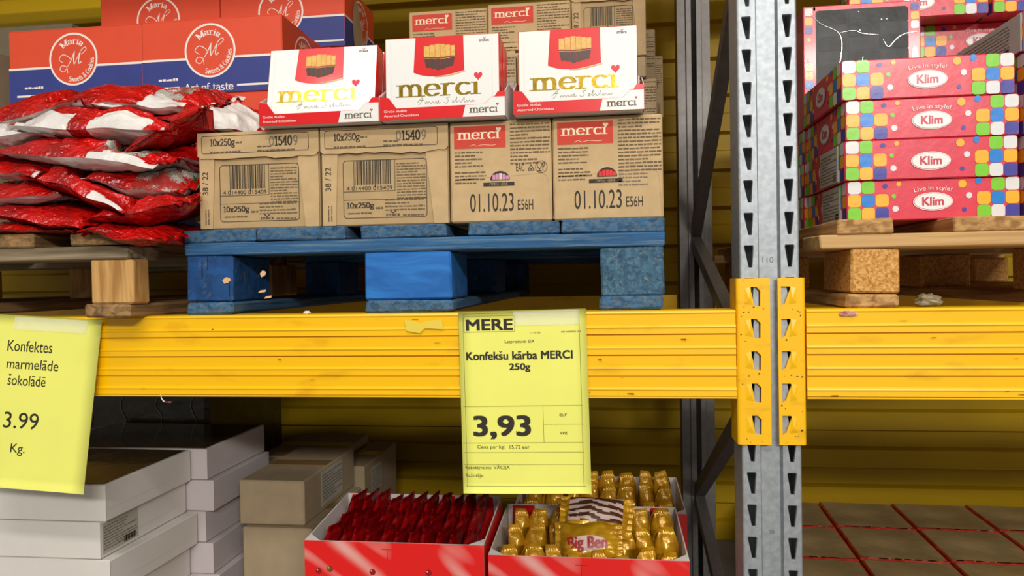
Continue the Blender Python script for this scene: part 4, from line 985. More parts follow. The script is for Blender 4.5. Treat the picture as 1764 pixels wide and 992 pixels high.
FV = lambda u, v, l: (.0145 - v, -EPS * l, u)
b.text('Live in style!', SH * .36, .002, SH * .58, .0095, 'white_print', FV, 3)
logo_oval(b, lambda u, v, l: front(SW - .0015 - v, u, l), SH * .55, .009, .02, .006)
b.build('box_body', t)
b = MB(); b.rrect(.0225, .014, SW - .0225, SH - .009, .005, 'window_dark', front, 1)
for i in range(8):                                             # dark pieces lying behind the film
    for j in range(3):
        u = .026 + j * .054; v = .018 + i * .025; b.rect(u + .001 * (i % 2), v, u + .051, v + .022, ['window_grey', 'window_black'][(i + j) % 2], front, 2)
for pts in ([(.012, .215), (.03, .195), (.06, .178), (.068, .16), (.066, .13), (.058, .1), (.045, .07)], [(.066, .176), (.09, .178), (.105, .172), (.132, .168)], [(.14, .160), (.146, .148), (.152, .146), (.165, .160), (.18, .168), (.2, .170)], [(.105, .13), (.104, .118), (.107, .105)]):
    b.line(spline(pts, 6), .0003, 'film_glare', front, 6, .0013)  # drawn grey lines stand in for glare streaks on the film
for u, v in ((.098, .212), (.1, .178), (.138, .196), (.147, .196)): b.disc(u, v, .0013, 'film_glare', front, 6, n=12)
b.build('clear_window', t)

# ------------------------------------------------------------------ film-wrapped boxes at the foot of the right bay
SWX, SDY, SH_ = .204, .228, .149
def wrapped_box(label, loc, rot):
    t = thing('wrapped_box', label, 'film-wrapped box', loc, (0, 0, rot), 'film-wrapped boxes on the floor of the right bay')
    b = MB(); b.box(0, SWX, 0, SDY, 0, SH_, 'wrap_red', .003)
    rnd = random.Random(int(loc[0] * 1000) + int(loc[1] * 77)); T = top_at(SH_)
    for i in range(22):
        u = rnd.uniform(.004, SWX - .03); b.poly([(u, .0015), (u + rnd.uniform(.008, .026), .002), (u + .016, .0085), (u + .002, .0075)], rnd.choice(['wrap_white', 'wrap_white', 'goldprint']), T, 1)  # whitish bits painted along the rim as glints on the film
        v = rnd.uniform(.02, SH_ - .01); u = rnd.uniform(.004, SWX - .03); b.rect(u, v, u + rnd.uniform(.006, .026), v + .008, rnd.choice(['wrap_white', 'goldprint', 'red_dark']), front, 1)
    b.build('box_body', t)
    b = MB(); b.rrect(.006, .009, SWX - .006, SDY - .005, .004, 'wrap_top', T, 1); b.build('film_window', t)
rz = R_(3.4)
rows = [('back', .972), ('middle', .738), ('front', .503)]
for ri, (rn, y) in enumerate(rows):
    for c in range(5):
        x = .165 + c * .2085 - (.972 - y) * .062
        cn = ['leftmost, half behind the rack upright', 'second from the upright', 'third from the upright', 'fourth from the upright', 'rightmost, at the edge of the photo'][c]
        wrapped_box('film-wrapped box on the floor, %s row, %s' % (rn, cn), (x, y + .0 * c, ZF), -rz)

# ------------------------------------------------------------------ price sheets on the beam
def sheet(label, name, loc, rot, w, h, curl, fill):
    t = thing(name, label, 'price sign', loc, rot)
    b = MB()
    def F(u, v, l): return (u, -curl(u / w, v / h) - EPS * 1.0 * l, v)
    n, m = 10, 16
    vs = []
    for k in (0, 1):
        for j in range(m + 1):
            for i in range(n + 1):
                p = F(w * i / n, h * j / m, 0); vs.append((p[0], p[1] + (.0003 if k else 0), p[2]))
    fs = []
    N = (n + 1) * (m + 1)
    for k in (0, 1):
        for j in range(m):
            for i in range(n):
                a = k * N + j * (n + 1) + i; fs.append((a, a + 1, a + n + 2, a + n + 1))
    for i in range(n): fs += [(i, i + 1, N + i + 1, N + i), (N - 1 - i, N - 2 - i, 2 * N - 2 - i, 2 * N - 1 - i)]
    for j in range(m): fs += [(j * (n + 1), (j + 1) * (n + 1), N + (j + 1) * (n + 1), N + j * (n + 1)), (j * (n + 1) + n, (j + 1) * (n + 1) + n, N + (j + 1) * (n + 1) + n, N + j * (n + 1) + n)]
    b.add(vs, fs, 'paper', smooth=True)
    fill(b, F); b.build('paper_sheet', t)
    return t, F
CR = .000325
def fill1(b, F):
    w, h = .2010, .2865
    X = lambda c: (c - 57) * CR
    V = lambda c: h - (c - 45) * CR
    D = lambda x, y: x - (y - 45) * .036                     # the sheet hangs a little askew
    def hl(y, a, c, wd=.0006): b.rect(X(D(a, y)), V(y) - wd / 2, X(D(c, y)), V(y) + wd / 2, 'line', F, 2, 6)
    def vl(x, y0, y1, wd=.0006):
        for i in range(8):
            a = y0 + (y1 - y0) * i / 8; c = y0 + (y1 - y0) * (i + 1) / 8; b.rect(X(x), V(c), X(x) + wd, V(a), 'line', F, 2)
    hl(57, 78, 642); hl(890, 100, 682); vl(D(78, 57), 57, 890); vl(D(641, 57), 57, 890)
    hl(505, 85, 662); hl(682, 87, 668); hl(728, 88, 670); hl(786, 92, 670); hl(595, 476, 668); vl(D(472, 505), 505, 682)
    hl(68, 82, 331); hl(145, 84, 333); vl(D(82, 68), 68, 145); vl(D(331, 68), 68, 145)
    def tx(s, x0, x1, yb, yt, bold=False, m='ink'): b.text(s, X(D(x0, yb)), V(yb), X(D(x1, yb)), V(yt), m, F, 2, bold)
    tx('MERE', 96, 326, 138, 84, True)
    tx('11.07.23', 411, 458, 158, 151); tx('4014400901191', 557, 650, 157, 149)
    tx('Latprodukti SIA', 287, 430, 206, 187)
    tx('Konfekšu kārba MERCI', 98, 615, 282, 240, True); tx('250g', 309, 412, 342, 300, True)
    tx('3,93', 137, 418, 665, 550, True)
    tx('eur', 552, 588, 557, 544); tx('vnt', 556, 592, 644, 629)
    tx('Cena par kg:', 156, 290, 714, 692); tx('15,72 eur', 314, 411, 714, 693)
    tx('Ražotājvalsts: VĀCIJA', 98, 315, 812, 788); tx('Ražotājs:', 100, 188, 851, 829)
s1, F1 = sheet('yellow price sheet with large black numerals taped to the middle of the beam', 'price_sheet', (-.4734, -.0050, -.2850), (R_(-.3), R_(-.9), 0), .2010, .2865,
      lambda u, v: .0012 + .004 * (1 - v) ** 2 + .0012 * math.sin(u * 5 + v * 3) * (1 - v), fill1)
def tape(parent, F, u0, v0, u1, v1):
    b = MB(); n = 8; vs = []
    for k, o in enumerate((1.5, 3.2)):
        for i in range(n + 1):
            for v in (v0, v1):
                p = F(u0 + (u1 - u0) * i / n, v, 0); vs.append((p[0], p[1] - EPS * o * 1.6, p[2]))
    N = 2 * (n + 1); fs = []
    for k in (0, 1): fs += [(k * N + 2 * i, k * N + 2 * i + 2, k * N + 2 * i + 3, k * N + 2 * i + 1) for i in range(n)]
    fs += [(0, 1, N + 1, N), (2 * n, 2 * n + 1, N + 2 * n + 1, N + 2 * n)]
    b.add(vs, fs, 'tape', smooth=True); return b.build('clear_tape', parent)
tape(s1, F1, .088, .2625, .190, .2845)
def fill2(b, F):
    w, h = .25, .289; C2 = .000447
    def tx(s, r0, r1, t0, t1): b.text(s, w - (r0 + 24) * C2, h - (t1 + 19) * C2, w - (r1 + 24) * C2, h - (t0 + 19) * C2, 'ink', F, 2)
    tx('Konfektes', 352, 166, 76, 118); tx('marmelāde', 346, 133, 146, 184); tx('šokolādē', 334, 178, 204, 246)
    tx('3.99', 330, 188, 346, 406); tx('Kg.', 288, 230, 462, 506)
s2, F2 = sheet('tilted yellow price sheet with thin black lettering, at the left end of the beam', 'price_sheet', (-1.3559, -.0385, -.2770), (R_(-6.8), R_(3.4), 0), .25, .289,
      lambda u, v: .0010 + .002 * (1 - v) * math.sin(u * 4 + 1), fill2)
tape(s2, F2, .09, .264, .225, .286)
# scraps left on the beam
def scrap(label, name, cat, loc, pts, m, th=.0006):
    b = MB(); b.prism(pts, -.0006, 0, m, 'y'); o = b.build(name, None, loc=loc); tag(o, label, cat)
M["scrap_yellow"] = mat("yellow_paper_scrap", (226, 200, 70), .5)
p = at(700, 570, -.003)
scrap('torn scrap of yellow paper under tape on the beam, left of the middle price sheet', 'paper_scrap', 'paper scrap', (p.x, -.0032, p.z), [(0, 0), (.022, -.004), (.03, .004), (.061, .002), (.058, .018), (.034, .016), (.022, .012), (.014, .016), (-.003, .018)], 'scrap_yellow')
M['scrap_yellow'] = mat('yellow_paper_scrap', (226, 200, 70), .5)
# ------------------------------------------------------------------ red film bags of sweets piled on the left pallet
def pillow(b, L, D, T, zone, seed, nu=64, nv=36, crink=1.0, sag=0.0, pu=3.4, pv=2.4, ends=.9, bend=.010, taper=0.0):
    rnd = random.Random(seed); o = Vector((rnd.uniform(-50, 50), rnd.uniform(-50, 50), rnd.uniform(-50, 50)))
    ph = rnd.uniform(0, 6)
    for side in (1, -1):
        vs = []; fs = {}
        for j in range(nv + 1):
            v = -1 + 2 * j / nv
            for i in range(nu + 1):
                u = -1 + 2 * i / nu
                e = max(0.0, 1 - abs(u / ends) ** pu) if abs(u) < ends else 0.0
                t = T / 2 * e ** .75 * max(0.0, 1 - abs(v) ** pv) ** .7
                P = Vector((u * L / 2, v * D / 2, side * .02)) + o
                n1 = noise.noise(P * 22) * .011 * (T / .05)
                Q = Vector((P.x * 16 + 3 * noise.noise(P * 9), P.y * 46 + 3 * noise.noise(P * 8 + Vector((4, 0, 0))), P.z * 20)); rid = (1 - abs(noise.noise(Q)) * 2.4) * .0048 + (1 - abs(noise.noise(Q * 2.3 + Vector((3, 1, 7)))) * 2.0) * .0018
                k = (e ** .3) * max(0.0, 1 - abs(v) ** 6)
                pl = math.sin(v * 19 + ph + 2.5 * noise.noise(P * 12)) * .0042 * abs(u) ** 3.0
                x = u * L / 2 + noise.noise(P * 15 + Vector((9, 9, 9))) * .006 * abs(u)
                y = v * D / 2 + noise.noise(P * 14 + Vector((1, 5, 2))) * .010 * abs(v) ** 2
                z = side * (t + (n1 + rid * crink) * k * .9) + pl * crink + noise.noise(Vector((u * 1.6, v * .8, ph))) * bend + sag * (u * u)
                y *= 1 - taper * max(0.0, (abs(u) - .5) / .5)
                vs.append((x, y, z))
        for j in range(nv):
            for i in range(nu):
                a = j * (nu + 1) + i; q = (a, a + 1, a + nu + 2, a + nu + 1)
                if side < 0: q = q[::-1]
                fs.setdefault(zone(-1 + 2 * (i + .5) / nu, -1 + 2 * (j + .5) / nv, side), []).append(q)
        base = len(b.v); first = True
        for m, q in fs.items():
            if first: b.add(vs, q, m, smooth=True); first = False
            else:
                k = b.mi(m)
                for f in q: b.f.append(tuple(base + c for c in f)); b.m.append(k); b.sm.append(True)
def candy_bag(label, px, py, wpx, hpx, Y, roll, tilt, seed, win=None, white=None, yaw=0, D=.2, back='bag_white', sag=0.0, strip=None):
    c = at(px, py, Y); sc = (1.1534 + Y) / 1274 * 1.0
    L, T = wpx * sc * 1.04, hpx * sc * .9
    t = thing('candy_bag', label, 'bag of sweets', (c.x, Y + D * .36, c.z + D * .30 * math.sin(R_(tilt * .6))), (R_(tilt * .6), R_(roll), R_(yaw)), 'red bags of sweets piled on the left pallet')
    rnd = random.Random(seed * 3 + 1)
    def zone(u, v, s):
        w = .05 * math.sin(v * 2.5 + seed)
        if strip and strip[0] < u < strip[1]: return 'bag_red'
        if s < 0: return back
        if white and v < white[2] + .03 * math.sin(u * 4) and white[0] < u + w < white[1]: return 'bag_white'
        if win and win[0] < u + w < win[1] and v < .85: return 'candy'
        return 'bag_red'
    b = MB(); pillow(b, L, D, T, zone, seed, nu=96, nv=54, sag=sag); b.build('bag_film', t)
    # the crimped seal standing off each end
    for s in (-1, 1):
        b = MB(); vs = []; n = 18
        for i in range(3):
            for j in range(n + 1):
                v = -1 + 2 * j / n
                vs.append((s * (L / 2 * (.97 + .045 * i)), v * D * .46, .0035 * math.sin(v * 16 + seed + i * .6) + .010 * noise.noise(Vector((s * 1.6, v * .8, seed)))))
        N = len(vs); vs += [(p[0], p[1], p[2] - .0005) for p in vs]
        fs = [(k * N + i * (n + 1) + j, k * N + i * (n + 1) + j + 1, k * N + (i + 1) * (n + 1) + j + 1, k * N + (i + 1) * (n + 1) + j) for k in (0, 1) for i in range(2) for j in range(n)]
        b.add(vs, fs, 'bag_seal', smooth=True); b.build('end_seal', t)
    return t
BAGS = [
 ('red sweet bag lying on the pallet boards at the left edge of the photo', 34, 395, 250, 32, -.035, 1, 10, 1, dict(back='bag_red')),
 ('flat red sweet bag at the bottom right, lying on the pallet beside the blue pallet', 224, 402, 150, 30, -.048, 3, 10, 2, dict(back='bag_red')),
 ('long red sweet bag just above the bottom tier, its end drooping in mid pile', 60, 372, 220, 40, -.040, 8, 20, 3, dict(back='bag_red')),
 ('red sweet bag bulging towards the corner of the first kraft carton, third tier right', 238, 360, 172, 52, -.035, -9, 20, 4, dict(back='bag_red')),
 ('red sweet bag with a gold-glinting front at the left edge, middle of the pile', 26, 335, 200, 50, -.030, -7, 24, 5, {}),
 ('red sweet bag slanting down to the right across the middle of the pile', 148, 322, 220, 62, -.030, 24, 24, 6, dict(back='bag_red', white=(.3, .9, -.93))),
 ('red sweet bag whose clear window of green and white sweets faces the first kraft carton', 238, 312, 190, 66, .0, 6, 26, 7, dict(win=(-.02, .82))),
 ('small visible red sweet bag end at the left edge, above the gold-glinting one', 6, 288, 180, 42, -.020, 8, 20, 8, {}),
 ('long red sweet bag with clear window and white lower edge, across mid pile', 138, 266, 330, 58, -.025, 6, 24, 9, dict(win=(.28, .82), white=(.22, 1.1, -.9))),
 ('red sweet bag filling the right flank of the pile behind the first kraft carton', 288, 268, 150, 60, .06, 8, 16, 10, {}),
 ('red sweet bag with a white panel divided by a red strip, upper pile', 160, 214, 290, 68, .0, 4, 30, 11, dict(white=(-1.1, .8, -.66), strip=(-.22, .02))),
 ('sweet bag with green-tinted window over a white panel, upper left of the pile', 14, 224, 200, 56, .0, -5, 30, 12, dict(win=(-1.1, .75), white=(-1.1, 1.1, -.68))),
 ('red sweet bag slanting up to the right on the upper right of the pile', 272, 226, 170, 44, .0, -27, 26, 13, dict(back='bag_red')),
 ('sweet bag with a pale white end sagging over the corner of the first kraft carton', 354, 212, 150, 50, .06, 22, 34, 14, dict(white=(-.15, .9, .5))),
 ('red sweet bag rising to the top left of the pile below the left biscuit carton', 50, 192, 230, 52, .04, -13, 32, 15, {}),
 ('small red sweet bag on the crest of the pile below the left emblem', 178, 172, 160, 40, .06, 3, 28, 16, {}),
 ('sweet bag with clear window and white lower fold at the top right of the pile', 256, 176, 180, 42, .05, 6, 30, 17, dict(win=(-.95, .55), white=(-.85, .82, -.66))),
 ('red sweet bag buried in the middle of the pile, behind the others', 90, 240, 260, 60, .12, 0, 10, 18, {}),
 ('red sweet bag buried at the bottom of the pile, behind the others', 200, 345, 330, 90, .10, 0, 10, 19, {}),
]
PILE = [candy_bag(lb, px, py, w_, h_, Y, ro, ti, sd, **kw) for lb, px, py, w_, h_, Y, ro, ti, sd, kw in BAGS]
def settle(pile):
    """press every bag under the ones above it, and keep the pile off the cartons and boards around it"""
    from mathutils import Euler
    G = .004; ceil = {}
    key = lambda p: (math.floor(p.x / G), math.floor(p.y / G))
    for t in sorted(pile, key=lambda o: -o.location.z):
        T = Matrix.Translation(t.location) @ Euler(t.rotation_euler).to_matrix().to_4x4(); Ti = T.inverted(); low = {}
        for o in sorted(t.children, key=lambda o: o.name):
            me = o.data; n = len(me.vertices) // 2
            for i, v in enumerate(me.vertices):
                p = T @ v.co; under = i >= n
                if p.y > .3485: p.y = .3485
                if p.z < (.316 if t.location.z > .275 else .335) and p.x > (-.948 if t.location.z > .275 and p.z > .27 else -.9335) and p.y > .022:
                    if t.location.z > .275 and p.z > .27: p.z = .3160 + (0 if under else .0008)
                    else: p.x = -.9335 - (p.x + .9335) * .04
                if p.z < .1475 and p.x > -.957 and p.y > .010: p.x = -.957 - (p.x + .957) * .04
                if p.z < .1412 and p.y > -.054 and p.x < -1.008: p.z = .1412 + (0 if under else .0008)
                k = key(p); c = ceil.get(k)
                if c is not None:
                    lim = c - (.0032 if under else .0020)
                    if p.z > lim: p.z = lim
                v.co = Ti @ p
                if p.z < low.get(k, 9): low[k] = p.z
            me.update()
        for (a, b_), z in low.items():
            for da in (-2, -1, 0, 1, 2):
                for db in (-2, -1, 0, 1, 2):
                    q = (a + da, b_ + db)
                    if z < ceil.get(q, 9): ceil[q] = z
settle(PILE)

# ------------------------------------------------------------------ white cartons on the floor of the left bay
WH = .0688
M['film_dark_top'] = mat('clear_film_over_brown_sweets', (70, 56, 36), .14, coat=.7, var=.5, vscale=10, bump=.5, bscale=18, bdist=.004)
M['shade_white'] = mat('shaded_white_board', (206, 196, 198), .6, var=.05, vscale=10)  # copy of the white board with the rear stack's shade in its colour
def white_carton(label, x1, y0, z0, w, d, rot, top=False, sticker=False, m='white_board'):
    t = thing('white_carton', label, 'flat cardboard box', (x1, y0, z0), (0, 0, rot), 'flat white cartons stacked on the floor')
    b = MB(); b.box(-w, 0, 0, d, 0, WH - .0012, m, .0018)
    b.rect(-w, WH * .33, -.0008, WH * .345, 'white_line', front, 1, 4); b.rect(-.054, .002, -.0534, WH - .004, 'white_line', front, 2)
    b.rect(.003, WH * .3, d - .003, WH * .315, 'white_line', right_at(0), 1)
    b.build('carton_body', t)
    b = MB(); b.box(-w + .0006, .0009, -.0009, .0006, WH * .80 if False else WH * .02, WH - .002, m, .0004) ; b.build('front_flap', t)
    if top:
        b = MB(); b.box(-w + .007, -.007, .007, d - .007, WH - .0014, WH - .0002, 'film_dark_top', .0004)
        b.build('film_window', t)
    if sticker:
        b = MB(); b.box(0, .0005, .006, .11, .006, WH - .006, 'label_grey', .0002); S = lambda u, v, l: (.0005 + EPS * l, u, v)
        b.small_print(.010, WH - .009, .105, 9, .0052, 'ink_grey', S, 1, 6, .5)
        for i in range(14): b.rect(.066 + i * .0027, .009, .0673 + i * .0027 + .0006 * (i % 3), .021, 'ink', S, 1)
        b.build('paper_sticker', t)
    return t
rnd = random.Random(3)
ords = ['bottom', 'second lowest', 'third lowest', 'fourth', 'third from the top', 'second from the top', 'top']
offr = [(-1.152, 0), (-1.158, 1), (-1.150, -1), (-1.154, 1.5), (-1.150, -1.5), (-1.168, 0), (-1.1555, 0)]
off2 = [(-1.075, 1), (-1.088, -1), (-1.098, .5), (-1.112, 1), (-1.128, -1), (-1.108, .5), (-1.122, 0)]
for k in range(7):
    st = k == 5
    white_carton('flat white carton%s, %s of the front white stack' % (' with a printed sticker' if st else (' under the tilted price sheet' if k == 6 else ''), ords[k]), offr[k][0], .082, ZF + k * WH + .0003 * k, .42, .278, R_(offr[k][1]), k == 6, st)
for k in range(7):
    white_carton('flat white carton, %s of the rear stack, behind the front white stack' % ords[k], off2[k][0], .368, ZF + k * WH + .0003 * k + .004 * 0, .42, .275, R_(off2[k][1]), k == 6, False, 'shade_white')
# film-wrapped goods at the back of the left bay, shade put into their colour
M['film_glint'] = mat('painted_glint', (92, 86, 66), .15, coat=1)
t = thing('wrapped_bundle', 'dark film-wrapped bundle in the shade behind the white cartons, under the beam', 'film-wrapped goods', (-1.99, .67, ZF))
b = MB(); b.box(0, .70, 0, .45, 0, .60, 'shaded_film', .012); b.build('bundle_core', t)
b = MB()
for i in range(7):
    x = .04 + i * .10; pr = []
    b.line(spline([(x, .42), (x + .03, .47 + .02 * (i % 2)), (x + .012, .53), (x + .05, .585)], 6), .003, 'film_glint', front, 8)  # lighter lines painted on the bundle as highlights of its film

b.build('painted_glint', t)

# ------------------------------------------------------------------ kraft cartons beside the white stack
M['kraft_low'] = mat('plain_kraft', (172, 152, 122), .8, var=.12, vscale=22, bump=.1)
def floor_carton(label, x0, y0, z0, w, d, h, sticker=None):
    t = thing('plain_carton', label, 'cardboard box', (x0, y0, z0)); b = MB(); b.box(0, w, 0, d, 0, h, 'kraft_low', .003)
    b.rect(.004, d * .495, w - .004, d * .505, 'kraft_recess', top_at(h), 1); b.rect(w - .006, .004, w - .0052, h - .004, 'kraft_recess', front, 1)
    b.build('carton_body', t)
    b = MB(); b.box(.004, w - .004, d * .5 - .024, d * .5 + .024, h, h + .0007, 'tapebrown', .0002); b.build('packing_tape', t)
    if sticker:
        y_, y1, z_, z1 = sticker; b = MB(); b.box(w, w + .0006, y_, y1, z_, z1, 'label_grey', .0002); S = lambda u, v, l: (w + .0006 + EPS * l, u, v)
        b.small_print(y_ + .004, z1 - .004, y1 - .004, 9, .0072, 'ink_grey', S, 1, 5, .5); b.build('paper_sticker', t)
    return t
floor_carton('lower plain kraft carton standing right of the white stacks', -1.052, .385, ZF, .160, .33, .306)
floor_carton('upper plain kraft carton with a pale sticker on its side, right of the white stacks', -1.066, .40, ZF + .3072, .152, .325, .099, (.10, .235, .012, .092))
floor_carton('plain kraft carton at the back whose top rim shows behind the stickered carton', -1.20, .76, ZF, .215, .30, .372)
floor_carton('small plain kraft carton in deep shade behind the red sweets display, with a pale sticker', -.975, .75, ZF, .08, .3, .35, (.06, .15, .26, .33))

# ------------------------------------------------------------------ display boxes of small sweets
def display(label, loc, w, d, h, rot, back_h, holes=True, text=None, riser=.014):
    t = thing('display_box', label, 'display box', loc, (0, 0, rot), 'red display boxes of small sweets')
    th = .0022
    b = MB(); b.box(0, w, 0, d, 0, th, 'white_board', .0005); b.build('tray_base', t)
    b = MB(); b.box(th + .001, w - th - .001, th + .001, d - th - .001, th, riser, 'white_board', .001); b.build('inner_riser', t)
    b = MB(); b.box(0, w, 0, th, 0, h, 'disp_front', .0006); F = front
    if holes:
        for (u, v, m) in holes: b.disc(u, v, .0055, 'red_dark', F, 1, n=20); b.disc(u - .0008, v + .0008, .0043, m, F, 2, n=20); b.disc(u - .002, v + .0022, .0013, 'pk_white', F, 3, n=12)
    b.rect(w * .47, h - .03, w * .472, h - .012, 'red_dark', F, 1); b.rect(w * .44, h - .0125, w * .5, h - .0118, 'red_dark', F, 1)
    if text: b.text(text, w * .30, .045, w * .72, .075, 'white_print', F, 2, bold=True)
    b.rect(.002, .0002, w - .002, th - .0002, 'white_board', top_at(h), 1)
    b.build('front_panel', t)
    for s in (0, 1):
        b = MB(); x = 0 if s == 0 else w - th
        b.prism([(th, 0), (d, 0), (d, back_h), (th, h)], x, x + th, 'white_board', 'x')
        b.poly([(th + .001, .001), (d - .001, .001), (d - .001, back_h - .001), (th + .001, h - .001)], 'disp_red', left_face(0) if s == 0 else right_at(w), 1); b.build('side_panel', t)
        b = MB(); xa = th if s == 0 else w - th; xs = 1 if s == 0 else -1
        b.add([(xa, th, h), (xa + xs * .028, th, h - .001), (xa, th + .026, h + (back_h - h) * .1), (xa, th, h - .022), (xa + xs * .026, th + .0004, h - .022), (xa, th + .024, h - .022)], [(0, 1, 2), (3, 4, 5), (0, 1, 4, 3), (1, 2, 5, 4), (2, 0, 3, 5)], 'white_board'); b.build('corner_fold', t)
    b = MB(); b.box(0, w, d - th, d, 0, back_h, 'white_board', .0006)
    FI = lambda u, v, l: (u, d - th - EPS * l, v)
    for (a, c) in ((.02, .2), (.62, .74), (.84, .98)): b.poly([(w * a, .01), (w * c, .01), (w * c - .012, back_h - .002), (w * a + .004, back_h - .002)], 'disp_red', FI, 1)
    b.build('back_panel', t)
    return t
def left_face(x): return lambda u, v, l: (x - EPS * l, u, v)
def packet_mesh(L, Wd, T, m, seed, deco):
    """one flow-wrapped sweet standing on end: z along its length, fins at both ends"""
    b = MB()
    def zone(u, v, s): return m
    pillow(b, L, Wd, T, zone, seed, nu=26, nv=14, crink=.55, pu=4.0, pv=2.6, ends=.84, bend=.003, taper=.42 if m == 'pk_gold' else .15)
    T0 = Matrix.Rotation(R_(-90), 4, 'Y')
    b.v = [tuple(T0 @ Vector(v)) for v in b.v]
    if deco == 'oval':
        F = lambda u, v, l: (-T / 2 - .0008 - EPS * l, -u, v)
        b.disc(0, L * .16, .0075, 'pk_white', F, 2, n=16, ry=.0095); b.disc(0, L * .16, .005, 'pk_brown', F, 3, n=16, ry=.0068)
    return b
PM = {}
def packet(label, name, key, loc, rot, group, nm):
    t = thing(name, label, 'wrapped sweet', loc, rot, group)
    me = PM[key]; o = bpy.data.objects.new('wrapper', me); COL.objects.link(o); o.parent = t
    return t
for i in range(4):
    o = packet_mesh(.112, .060, .0138, 'pk_red', 40 + i, 'oval').build('red_wrapper'); PM['r%d' % i] = o.data; bpy.data.objects.remove(o)
    o = packet_mesh(.112, .0385, .026, 'pk_gold', 60 + i, None).build('gold_wrapper'); PM['g%d' % i] = o.data; bpy.data.objects.remove(o)
BZ = ZF + .2472
floor_carton('plain carton low under the red sweets display', -.78, .125, ZF, .31, .2, .2465)
floor_carton('plain carton low under the front golden sweets display', -.445, .125, ZF, .33, .2, .2325)
floor_carton('plain carton low under the rear golden sweets display', -.44, .385, ZF, .33, .2, .2325)
HR_ = [(.026, .085, 'red_dark'), (.047, .089, 'gold'), (.125, .086, 'red_dark'), (.226, .088, 'red_dark')]
display('red display box full of red foil sweets, on the floor under the beam', (-.786, .10, BZ), .324, .226, .1385, 0, .158, HR_, None, .030)
rnd = random.Random(11)
for r, (yy, n) in enumerate(((.146, 11), (.212, 11), (.278, 11))):
    for i in range(n):
        x = -.770 + .278 * (i + .5) / n + rnd.uniform(-.0006, .0006)
        packet('red foil sweet standing on end among its fellows in the red display box', 'red_candy', 'r%d' % rnd.randrange(4),
               (x, yy + rnd.uniform(-.004, .004), BZ + .098 + .010 * r + rnd.uniform(-.004, .008)), (R_(rnd.uniform(-5, 2)), R_(17 + rnd.uniform(-.5, .5)), R_(-14 + rnd.uniform(-1, 1))), 'red foil sweets in the red display box', 'red_wrapper')
GZ0 = ZF + .2332
display('red display box of golden wrapped sweets, front of the two near the rack upright', (-.4545, .10, GZ0), .3405, .256, .1365, 0, .148, [], None)
display('red display box of golden sweets, rear of two, partly behind the price sheet', (-.447, .375, GZ0), .357, .235, .128, 0, .140, [], None)
for (x0, wd, ys, gl, gr, n) in ((-.4545, .3405, (.135, .205, .29), 'golden wrapped sweet standing on end in the front golden display box', 'golden sweets in the front display box', 8), (-.447, .357, (.41, .49, .565), 'golden wrapped sweet standing on end in the rear golden display box', 'golden sweets in the rear display box', 8)):
    for r, yy in enumerate(ys):
        for i in range(n):
            x = x0 + .014 + (wd - .028) * (i + .5) / n + rnd.uniform(-.002, .002)
            if 'front' in gr and r < 2 and 2.5 < i < 6 : hz = -.008
            else: hz = 0
            packet(gl, 'golden_candy', 'g%d' % rnd.randrange(4), (x, yy + rnd.uniform(-.004, .004), GZ0 + .088 + .010 * r + hz + rnd.uniform(-.008, .006)), (R_(rnd.uniform(-5, 5)), R_(rnd.uniform(-4, 4)), R_(90 + rnd.uniform(-8, 8))), gr, 'gold_wrapper')
# one packet lying on top, lettering towards the aisle
t = thing('lettered_candy', 'golden wrapped sweet lying flat on top of the front golden display, red lettering facing out', 'wrapped sweet', (-.284, .165, GZ0 + .142), (R_(58), R_(-2), R_(2)))
b = MB(); pillow(b, .118, .066, .030, lambda u, v, s: 'pk_gold', 88, nu=40, nv=20, crink=.6, ends=.84); b.build('wrapper', t)
b = MB(); b.disc(0, -.007, .034, 'pk_white', lambda u, v, l: (u, v, .0215 - 6.0 * v * v - 2.2 * u * u), 1, ry=.013, n=24)
b.text('Big Ben', -.036, -.022, .034, .004, 'pk_redtxt', lambda u, v, l: (u, v, .0235 - 6.0 * v * v - 2.2 * u * u), 2, bold=True); b.build('lettering', t)
t = thing('striped_candy', 'golden sweet with brown and pale stripes lying behind the lettered one in the golden display', 'wrapped sweet', (-.272, .226, GZ0 + .166), (R_(40), R_(3), R_(-3)))
b = MB(); pillow(b, .135, .075, .034, lambda u, v, s: ('pk_gold' if abs(u) > .74 or v < -.55 else ('pk_brown' if (math.sin(v * 16 + u * 2.5 + math.sin(u * 7)) > -.1) else 'pk_white')), 91, nu=40, nv=26, crink=.5, ends=.84); b.build('wrapper', t)

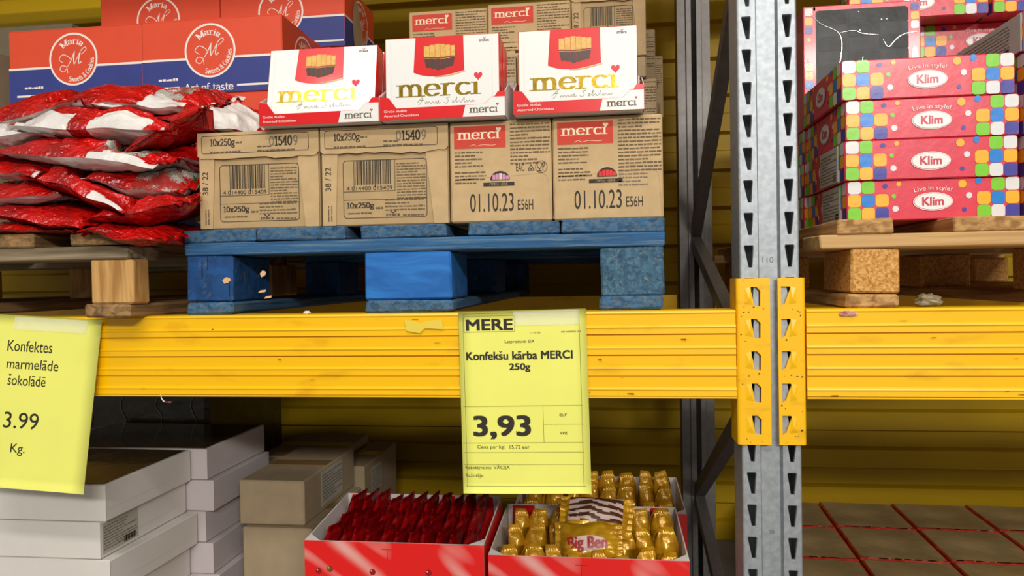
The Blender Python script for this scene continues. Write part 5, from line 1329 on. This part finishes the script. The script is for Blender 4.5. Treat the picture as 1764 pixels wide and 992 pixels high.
# ------------------------------------------------------------------ litter on the beam
def crumple(name, label, cat, loc, s, m, seed, flat=1.0):
    b = MB(); n, k = 14, 9; vs = []
    for j in range(k + 1):
        for i in range(n):
            a = 2 * math.pi * i / n; th = math.pi * j / k; p = Vector((math.cos(a) * math.sin(th), math.sin(a) * math.sin(th), math.cos(th)))
            r = 1 + .55 * noise.noise(p * 2.2 + Vector((seed, 0, 0))) + .25 * noise.noise(p * 6 + Vector((seed, 3, 0)))
            vs.append((p.x * r * s[0], p.y * r * s[1], max(p.z * r * s[2], -s[2] * .6)))
    fs = [(j * n + i, (j + 1) * n + i, (j + 1) * n + (i + 1) % n, j * n + (i + 1) % n) for j in range(k) for i in range(n)]
    b.add(vs, fs, m); o = b.build(name, None, loc=loc); tag(o, label, cat); return o
M['crumple'] = mat('grey_crumpled_film', (140, 126, 96), .3, coat=.4, var=.3, vscale=120)
M['pinkbit'] = mat('pink_and_white_paper', (220, 176, 170), .6, rgb2=(150, 40, 50), vscale=120)
crumple('crumpled_wrapper', 'grey crumpled wrapper lying on the right beam, under the unpainted pallet', 'litter', (.235, .030, .0085), (.019, .012, .010), 'crumple', 4)
p = at(1461, 541, -.001); crumple('paper_bit', 'pink and white paper scrap stuck to the right beam below the pallet corner', 'litter', (p.x, -.0016, p.z), (.013, .0016, .0045), 'pinkbit', 9)
p = at(532, 537, .02); crumple('fluff_bit', 'tiny white bit of fluff on the left beam under the blue pallet', 'litter', (p.x, .012, .0022), (.005, .004, .003), 'white_print', 14)
b = MB(); p = at(277, 687, .0)
pts = spline([(0, .004), (.0015, -.004), (.006, -.0095), (.0125, -.0105), (.019, -.0105)], 6)
for (a, c, m) in ((0, 12, 'white_print'), (12, 24, 'pinkbit')):
    sg = pts[a:c + 1]; q, fs = stroke_mesh(sg, .0022, .0014)
    n = len(q); b.add([(u, 0, v) for u, v in q] + [(u, .0006, v) for u, v in q], fs + [tuple(n + k for k in f) for f in fs], m)
o = b.build('ribbon_bit', None, loc=(p.x, -.0005, -BH + .0015)); tag(o, 'short curl of white and pink ribbon hanging below the left beam, above the white cartons', 'litter')
bpy.data.objects.remove(_tobj)
